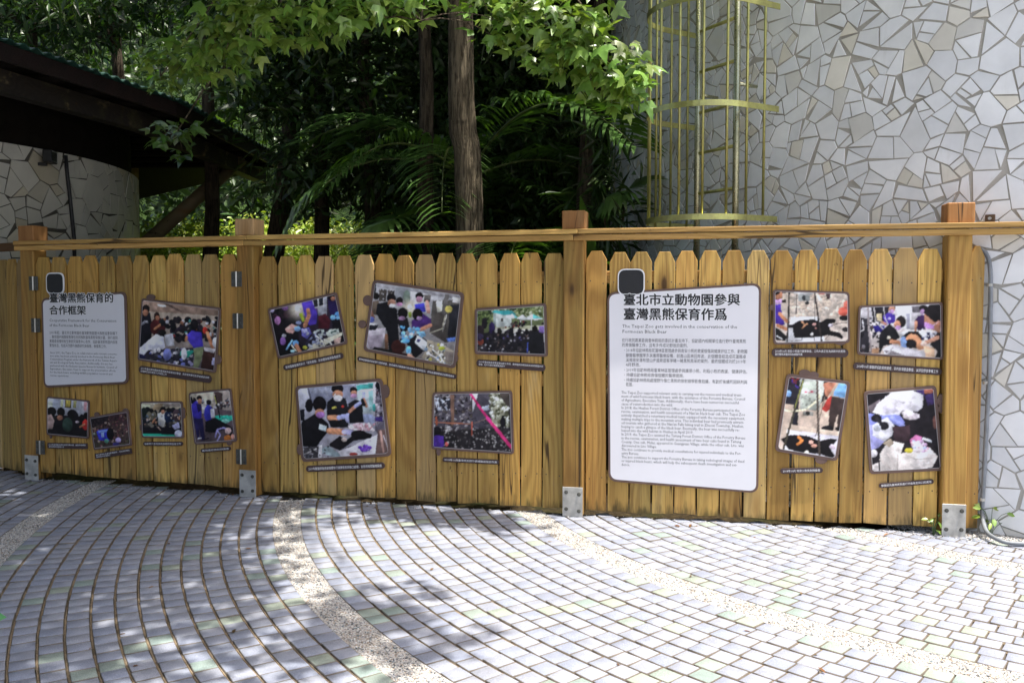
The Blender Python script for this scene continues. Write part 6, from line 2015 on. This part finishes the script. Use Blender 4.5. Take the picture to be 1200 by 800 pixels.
TREES += [(580, 12.0, 588, 0.13, (9.0, 1.7, 2.0, 2.8), 'tall tree standing behind the feather palms'),
          (612, 10.4, 620, 0.11, (9.2, 2.0, 1.9, 2.6), 'tall dark tree rising right of the maple trunk'),
          (690, 11.0, 700, 0.10, (8.6, 1.5, 2.0, 2.4), 'tall dark tree pressed against the back of the tower'),
          ((-6.3, 2.4), 0, 0, 0.2, (3.4, 2.3, 3.0, 3.0), 'unseen bushy tree added left of the paving as a light blocker'),  # unseen blocker added to darken the left bays
          ((-3.2, 1.7), 0, 0, 0.14, (4.6, 2.0, 1.8, 1.8), 'unseen bough-heavy tree added left of the viewer to darken the gate')]  # unseen crown added close by to shade the gate bay
for px, Y, px4, rad, (cz, rx, ry, rz), lab in TREES:
    if isinstance(px, tuple):
        a, lean = Vector((px[0], px[1], 1.5)), 0.0
        Y, px = px[1], 0
    else:
        a = at_depth(px, 300, Y)
        b4 = at_depth(px4, 100, Y)
        lean = (b4.x - a.x) / (b4.z - a.z)
    base = Vector((a.x, Y, -0.1))
    pts_ = [Vector((a.x + lean * (z - a.z) + 0.03 * math.sin(z * 2.1 + px), Y + 0.02 * math.sin(z * 1.3), z)) for z in np.linspace(-0.1, cz, 12)]
    t = empty('broadleaf_tree', base)
    tag(t, lab, 'tree', 'trees of the dark wood')
    m = MB()
    m.tube([p - base for p in pts_], [rad * (1.25 - 0.9 * i / 11) for i in range(12)], 12)
    top = pts_[-1] - base
    C0 = Vector((top.x, top.y, cz + 0.1))
    cl = crown_pts(C0, rx, ry, rz, 240)
    for k in range(10):
        q = Vector(cl[k])
        s_ = pts_[8] - base
        m.tube(bez(s_, s_.lerp(q, 0.5) + Vector((0, 0, 0.3)), q, 6), [rad * 0.4, rad * 0.33, rad * 0.26, rad * 0.2, rad * 0.12, 0.01], 6)
    m.build('trunk', M_BARKD, t, smooth=True)
    parts = [cluster_leaves(cl, 16, 0.42, 0.17, BLADE_V, BLADE_F, (0.03, 0.066, 0.016), up=0.9, droop=0.5)]
    cloud_obj('crown', parts, M_LEAF, t)

# --- understorey: a mass of shaded foliage nobody could count
uc = []
while len(uc) < 2300:
    px, py, Y = rng.uniform(-120, 745), rng.uniform(-60, 330), rng.uniform(8.6, 14.0)
    if 90 < px < 500 and Y > 11.4:
        continue
    if 160 < px < 452 and py > 236 - 10 * math.sin(px * 0.05) and Y < 16:
        continue
    if px < 345 and py > 95 + 0.28 * px and Y < 13 and px < 320:      # room under the roof stays open
        continue
    p = at_depth(px, py, Y)
    if p.z < 0.05:
        continue
    if (Vector((p.x, p.y)) - TC).length < TR + 0.35 or (p.x < -3.0 and p.y < 13.5 and p.z < 4.6):
        continue
    if rng.random() < 0.33 * (1 + math.sin(px * 0.021 + py * 0.03) * math.sin(py * 0.05 - px * 0.013)):
        continue
    uc.append(tuple(p))
for k in range(75):      # extra foliage added to darken the tower's left edge
    p = at_depth(rng.uniform(700, 750), rng.uniform(90, 300), rng.uniform(7.3, 8.3))
    if (Vector((p.x, p.y)) - TC).length > TR + 0.3:
        uc.append(tuple(p))
uc = np.array(uc)
half = len(uc) * 2 // 3
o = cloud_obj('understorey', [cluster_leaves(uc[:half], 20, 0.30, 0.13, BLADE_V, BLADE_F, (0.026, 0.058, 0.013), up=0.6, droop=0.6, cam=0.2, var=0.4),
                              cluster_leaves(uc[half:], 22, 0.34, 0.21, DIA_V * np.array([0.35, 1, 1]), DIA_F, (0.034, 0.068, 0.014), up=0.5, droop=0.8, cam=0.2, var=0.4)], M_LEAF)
tag(o, 'dark tangled undergrowth filling the wood behind the fence', 'undergrowth', kind='stuff')

# --- sunlit shrubs in the clearing beyond
sh = []
for px in np.arange(150, 470, 7.0):
    for k in range(10):
        Y = rng.uniform(13.0, 15.8)
        top = 262 + 8 * math.sin(px * 0.08) + rng.uniform(-10, 26)
        p = at_depth(px + rng.uniform(-5, 5), rng.uniform(top, 330), Y)
        if p.z > 0.1:
            sh.append(tuple(p))
o = cloud_obj('shrubbery', [cluster_leaves(np.array(sh), 26, 0.26, 0.10, BLADE_V, BLADE_F, (0.32, 0.43, 0.06), up=0.8, droop=0.3, cam=0.3, var=0.35)], M_MAPLE)
tag(o, 'bright yellow-green shrubs in a sunny clearing beyond the fence', 'shrub', kind='stuff')

# --- far woodland that closes the view
fw = []
while len(fw) < 3000:
    x, y, z = rng.uniform(-20, 9), rng.uniform(18, 26), rng.uniform(0, 13)
    fw.append((x, y, z))
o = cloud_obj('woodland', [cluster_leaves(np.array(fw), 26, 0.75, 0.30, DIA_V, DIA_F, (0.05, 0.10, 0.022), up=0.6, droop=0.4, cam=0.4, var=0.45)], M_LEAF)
tag(o, 'far mass of leaves closing the view between the trunks', 'woodland', kind='stuff')
# wooded rise behind it
n = 40
V_, F_ = [], []
for j in range(12):
    for i in range(n + 1):
        x = -70 + 140 * i / n
        y = 28 + j * 6
        z = -0.2 + 34 * (1 - math.exp(-((j) / 3.5) ** 1.4)) * (0.85 + 0.15 * math.sin(i * 1.3 + j))
        V_.append((x, y, z))
for j in range(11):
    for i in range(n):
        a = j * (n + 1) + i
        F_.append((a, a + 1, a + n + 2, a + n + 1))
def mat_hill():
    g = G('wooded slope')
    p = g.pos()
    n1 = g.noise(p, 0.9, 6.0, 0.7)
    n2 = g.noise(p, 5.0, 4.0, 0.7)
    c = g.mix(g.smooth(n1, 0.35, 0.65), (0.015, 0.03, 0.008), (0.06, 0.11, 0.025))
    c = g.mix(g.smooth(n2, 0.5, 0.7, 0, 0.7), c, (0.02, 0.035, 0.01))
    return g.finish(c, 0.9, g.math('ADD', n1, n2), 1.0, 0.6, spec=0.1)
tag(link(bpy.data.objects.new('hill', mesh_np('hill', V_, F_, [mat_hill()], smooth=True))), kind='structure')

# --- palms
def frond_mesh(L, droop, nl, ll, lw_, seed, base=(0.07, 0.145, 0.03)):
    r = np.random.default_rng(seed)
    # rachis in the xz plane, rising then arching over
    ts = np.linspace(0, 1, 26)
    R = np.stack([L * ts * (1 - 0.12 * ts), 0 * ts, L * (0.62 * ts - droop * ts ** 2.1)], 1)
    m = MB()
    m.tube([Vector(p) for p in R], [0.012 * (1 - 0.85 * t) + 0.002 for t in ts], 5)
    V, F, C = [np.array(m.v)], [], [np.tile((0.10, 0.13, 0.035), (len(m.v), 1))]
    tris = []
    for f in m.f:
        for k in range(1, len(f) - 1):
            tris.append((f[0], f[k], f[k + 1]))
    F.append(np.array(tris))
    b = len(m.v)
    for i in range(nl):
        t = 0.16 + 0.84 * i / (nl - 1)
        k = t * 25
        i0 = min(int(k), 24)
        p = R[i0] + (R[i0 + 1] - R[i0]) * (k - i0)
        d = R[i0 + 1] - R[i0]
        d /= np.linalg.norm(d)
        ln = ll * (0.45 + 0.75 * math.sin(math.pi * min(1, 0.12 + 0.86 * t))) * r.uniform(0.88, 1.1)
        for s in (-1, 1):
            out = np.array([d[0] * (0.35 + 0.6 * t), s, d[2] * 0.6 + 0.30])
            out = out + r.normal(0, 0.06, 3)
            out /= np.linalg.norm(out)
            wv = np.cross(out, (0, 0, 1.0))
            wv /= np.linalg.norm(wv) + 1e-9
            wv = wv * lw_ + np.array([0, 0, 0.3 * lw_])
            q = [p, p + out * ln * 0.35 - wv, p + out * ln * 0.35 + wv, p + out * ln * 0.72 - wv * 0.8 + np.array([0, 0, -0.13 * ln]),
                 p + out * ln * 0.72 + wv * 0.8 + np.array([0, 0, -0.13 * ln]), p + out * ln + np.array([0, 0, -0.36 * ln])]
            V.append(np.array(q))
            F.append(np.array([(0, 1, 2), (1, 3, 2), (2, 3, 4), (3, 5, 4)]) + b)
            C.append(np.tile(np.array(base) * r.uniform(0.75, 1.25), (6, 1)))
            b += 6
    return mesh_np('frond', np.vstack(V), np.vstack(F), [M_PALM], col=np.vstack(C))

FRONDS = [frond_mesh(1.9, 0.62, 40, 0.46, 0.017, 1), frond_mesh(1.6, 0.85, 36, 0.42, 0.016, 2), frond_mesh(2.2, 0.75, 44, 0.50, 0.018, 3)]
def areca(loc, zt, n, lab, seed, tilt0=0.0, only=None):
    r = random.Random(seed)
    t = empty('feather_palm', loc)
    tag(t, lab, 'palm', 'feather palms behind the fence')
    m = MB()
    m.tube([(0, 0, -0.1), (0.02, 0, zt * 0.5), (0, 0, zt)], [0.055, 0.045, 0.035], 10)
    m.build('trunk', M_BARKD, t, smooth=True)
    for k in range(n):
        o = bpy.data.objects.new('frond', FRONDS[k % 3])
        a = only[k] if only else 2 * math.pi * k / n + r.uniform(-0.25, 0.25)
        o.location = (0.02 * math.cos(a), 0.02 * math.sin(a), zt - r.uniform(0, 0.12))
        o.rotation_euler = (r.uniform(-0.15, 0.15), r.uniform(-0.45, 0.25) + tilt0, a)
        s_ = r.uniform(0.8, 1.1)
        o.scale = (s_, s_, s_)
        link(o, t)
areca((at_depth(548, 300, 8.4).x, 8.4, 0), 2.65, 9, 'feather palm arching its fronds left of the maple trunk', 3, 0.0, [3.0, 2.75, 3.4, 2.3, 3.8, 0.4, 1.3, 4.6, 5.4])
areca((at_depth(632, 300, 8.4).x, 8.4, 0), 1.45, 7, 'feather palm between the maple trunk and the tower', 8)
areca((at_depth(566, 300, 9.6).x, 9.6, 0), 2.2, 8, 'feather palm deep in shade right behind the maple trunk', 12)
#areca((at_depth(300, 300, 9.2).x, 9.2, 0), 2.75, 7, 'feather palm whose dark fronds hang over the second post', 15, -0.1)

def fan_mesh(R_, n, seed, base=(0.075, 0.145, 0.03)):
    r = np.random.default_rng(seed)
    V, F, C = [], [], []
    b = 0
    for i in range(n):
        a = math.radians(-128 + 256 * i / (n - 1))
        d = np.array([math.cos(a), math.sin(a), 0.0])
        s = np.array([-math.sin(a), math.cos(a), 0.0])
        ln = R_ * (0.82 + 0.18 * math.cos(a)) * r.uniform(0.95, 1.05)
        w = R_ * math.radians(256 / (n - 1)) * 0.36
        up = np.array([0, 0, 1.0])
        q = [d * 0.02, d * ln * 0.55 - s * w * 0.85 + up * 0.02, d * ln * 0.55 + s * w * 0.85 - up * 0.012, d * ln * 0.8 - s * w * 0.5 - up * 0.03, d * ln * 0.8 + s * w * 0.5 - up * 0.05, d * ln - up * ln * 0.22]
        V.append(np.array(q))
        F.append(np.array([(0, 1, 2), (1, 3, 2), (2, 3, 4), (3, 5, 4)]) + b)
        C.append(np.tile(np.array(base) * r.uniform(0.75, 1.25), (6, 1)))
        b += 6
    return mesh_np('fan_leaf', np.vstack(V), np.vstack(F), [M_PALM], col=np.vstack(C))
FANS = [fan_mesh(0.52, 30, 4), fan_mesh(0.42, 26, 6, (0.06, 0.12, 0.024))]
def fan_palm(loc, leavesl, lab):
    t = empty('fan_palm', loc)
    tag(t, lab, 'palm', 'fan palms behind the fence')
    for k, (p, rx, ry, rz, s_) in enumerate(leavesl):
        p = Vector(p) - Vector(loc)
        m = MB()
        m.tube(bez(Vector((0, 0, 0)), Vector((p.x * 0.2, p.y * 0.2, p.z * 0.8)), p, 8), 0.009, 6)
        m.build('leaf_stalk', M_BARKD, t, smooth=True)
        o = bpy.data.objects.new('fan_leaf', FANS[k % 2])
        o.location = p
        o.rotation_euler = (rx, ry, rz)
        o.scale = (s_, s_, s_)
        link(o, t)
q1, q3 = at_depth(462, 256, 7.5), at_depth(500, 280, 7.7)
fan_palm((q1.x + 0.1, 7.8, 0), [(q1, 0.35, 0.25, -1.6, 1.0), (q3, 0.2, 0.5, 0.3, 0.85)], 'low fan palm spreading a shaded leaf above the rail of the middle bay')
q1, q2 = at_depth(735, 222, 7.4), at_depth(706, 235, 7.7)
fan_palm((q1.x - 0.1, 7.6, 0), [(q1, 0.55, 0.15, -1.3, 0.82), (q2, 0.5, 0.4, 2.6, 0.8)], 'fan palm with sun-tipped leaf in front of the tower edge')

def strap_mesh(L, w, droop, seed):
    ts = np.linspace(0, 1, 9)
    V, F = [], []
    for i, t in enumerate(ts):
        ww = w * math.sin(math.pi * (0.08 + 0.92 * t) ** 0.8) * 0.5 + 0.004
        x = L * (0.35 * t + droop * t * t * 0.6)
        z = L * (t - droop * t ** 2.4 * 0.7)
        V += [(x, -ww, z + ww * 0.35), (x, 0, z), (x, ww, z + ww * 0.35)]
    for i in range(8):
        a = i * 3
        F += [(a, a + 1, a + 4, a + 3), (a + 1, a + 2, a + 5, a + 4)]
    r = np.random.default_rng(seed)
    return mesh_np('blade', np.array(V), np.array(F), [M_PALM], col=np.tile(np.array((0.06, 0.125, 0.024)) * r.uniform(0.8, 1.25), (len(V), 1)), smooth=True)
STRAPS = [strap_mesh(1.0, 0.16, 0.5, 1), strap_mesh(0.85, 0.19, 0.75, 2), strap_mesh(1.15, 0.14, 0.3, 3), strap_mesh(0.9, 0.22, 0.95, 4)]
def broadleaf(px, Y, n, hgt, lab, seed, tone=1.0):
    r = random.Random(seed)
    loc = Vector((at_depth(px, 300, Y).x, Y, 0))
    t = empty('broad_leaf_plant', loc)
    tag(t, lab, 'plant', 'broad leaved plants behind the fence')
    for k in range(n):
        a = r.uniform(0, 6.28)
        z0 = hgt * r.uniform(0.45, 0.95)
        rr = 0.16 * r.random()
        m = MB()
        m.tube([(0, 0, -0.02), (rr * 0.6 * math.cos(a), rr * 0.6 * math.sin(a), z0 * 0.6), (rr * math.cos(a), rr * math.sin(a), z0)], [0.014, 0.011, 0.008], 6)
        m.build('stalk', M_PALMSTALK, t, smooth=True)
        o = bpy.data.objects.new('blade', STRAPS[k % 4])
        o.location = (rr * math.cos(a), rr * math.sin(a), z0 - 0.02)
        s_ = r.uniform(0.65, 1.0)
        o.scale = (s_, s_, s_)
        o.rotation_euler = (0, r.uniform(-0.1, 0.35), a)
        link(o, t)
M_PALMSTALK = mat_plain('green stalk', (0.06, 0.11, 0.03), 0.5)
broadleaf(600, 7.6, 9, 1.35, 'broad leaved plant with long drooping blades right of the maple trunk', 1)
broadleaf(650, 7.0, 8, 1.45, 'broad leaved plant rising just left of the third post', 2)
broadleaf(695, 7.2, 9, 1.55, 'broad leaved plant with upright blades right of the third post', 3)
broadleaf(748, 6.7, 6, 1.15, 'short broad leaved plant showing through the gap above the right bay', 4)
broadleaf(783, 6.9, 6, 1.5, 'bright blade plant standing inside the foot of the ladder cage', 5)
broadleaf(515, 7.8, 8, 1.4, 'broad leaved plant left of the maple trunk', 6)

# --- weeds at the foot of the end post, and the twig whose leaf pokes into the left edge
def weed(loc, n, size, lab, seed, spread=0.06):
    r = random.Random(seed)
    t = empty('weed', loc)
    tag(t, lab, 'weed', 'weeds at the fence foot')
    P, N, T = [], [], []
    m = MB()
    for k in range(n):
        a = r.uniform(0, 6.28)
        h_ = r.uniform(0.3, 1.0) * spread * 1.7
        q = Vector((spread * math.cos(a) * r.random(), spread * math.sin(a) * r.random(), h_))
        m.tube(bez(Vector((0, 0, -0.01)), Vector((q.x * 0.3, q.y * 0.3, q.z * 0.9)), q, 5), 0.0016, 4)
        P.append(q); N.append((r.gauss(0, 0.4), -0.6 + r.gauss(0, 0.4), 0.8)); T.append((math.cos(a), math.sin(a), 0.1))
    m.build('stems', M_PALMSTALK, t)
    n_ = len(P)
    v, f, c = leaves(np.array([tuple(p) for p in P]), np.array(N), np.array(T), np.full(n_, size), BLADE_V * np.array([1.3, 1, 1]), BLADE_F, palette(n_, (0.17, 0.27, 0.035)))
    cloud_obj('foliage', [(v, f, c)], M_MAPLE, t)
g_ = on_ground(1094, 627)
weed((g_.x, g_.y, 0), 12, 0.04, 'small pale weed sprouting left of the end post base plate', 1, 0.07)
g_ = on_ground(1158, 626)
weed((g_.x + 0.01, g_.y - 0.01, 0.0), 14, 0.055, 'bright green weed behind the bend of the conduit', 2, 0.10)

# dry leaves blown over the paving and against the fence foot
P = []
for k in range(70):
    if k < 38:
        i = int(rng.integers(0, 3))
        q = PB[i].lerp(PB[i + 1], rng.random()) + BAYS[i].n * abs(float(rng.normal(0.03, 0.07)))
    else:
        q = Vector((rng.uniform(-3.4, 1.5), rng.uniform(2.6, 6.0)))
        if behind_fence(q.x, q.y) > -0.05:
            continue
    P.append((q.x, q.y, 0.004))
n_ = len(P)
v, f, c = leaves(np.array(P), rng.normal(0, 0.3, (n_, 3)) + np.array([0, 0, 1.0]), rng.normal(0, 1, (n_, 3)), rng.uniform(0.018, 0.045, n_), BLADE_V, BLADE_F, palette(n_, (0.16, 0.085, 0.03), 0.4))
o = cloud_obj('leaf_litter', [(v, f, c)], M_LEAF)
tag(o, 'scattered dry brown leaves on the paving and along the fence foot', 'leaves', kind='stuff')

lp = at_depth(-6, 724, 1.25)
tw = empty('leafy_twig', (lp.x - 0.35, lp.y, 0))
tag(tw, 'blurred green leaf poking in at the lower left edge', 'twig')
m = MB()
e_ = Vector((0.33, 0, lp.z))
m.tube(bez(Vector((0, 0, 0)), Vector((0.02, 0, lp.z * 0.8)), e_, 8), [0.008, 0.008, 0.007, 0.006, 0.005, 0.004, 0.003, 0.002], 6)
m.build('stem', M_PALMSTALK, tw, smooth=True)
P = np.array([tuple(e_), (0.2, 0.05, lp.z - 0.06), (0.1, -0.05, lp.z - 0.15), (0.22, -0.06, lp.z + 0.0)])
v, f, c = leaves(P, np.array([(0.1, -0.8, 0.5), (0, 0, 1), (0, -0.3, 1), (0, 0.2, 1.0)]), np.array([(1, 0, 0.1), (0.3, 1, 0), (-0.4, -1, 0), (0.6, -0.8, 0)]), np.array([0.034, 0.06, 0.06, 0.05]),
                 BLADE_V * np.array([1.5, 1, 1]), BLADE_F, np.tile((0.035, 0.16, 0.04), (4, 1)))
cloud_obj('foliage', [(v, f, c)], M_MAPLE, tw)

# ------------------------------------------------------------------ put the roots of the big assemblies at their base
bpy.context.view_layer.update()
for root in (fence, gate, fence2, ladder, roof, maple):
    ch = [c for c in root.children]
    xs = [c.matrix_world @ Vector(b) for c in ch if c.type == 'MESH' for b in c.bound_box]
    if not xs:
        continue
    base = Vector((sum(p.x for p in xs) / len(xs), sum(p.y for p in xs) / len(xs), max(0.0, min(p.z for p in xs))))
    if root is maple:
        base = Vector((tb.x, tb.y, 0))
    root.location = base
    for c in ch:
        c.location = c.location - base
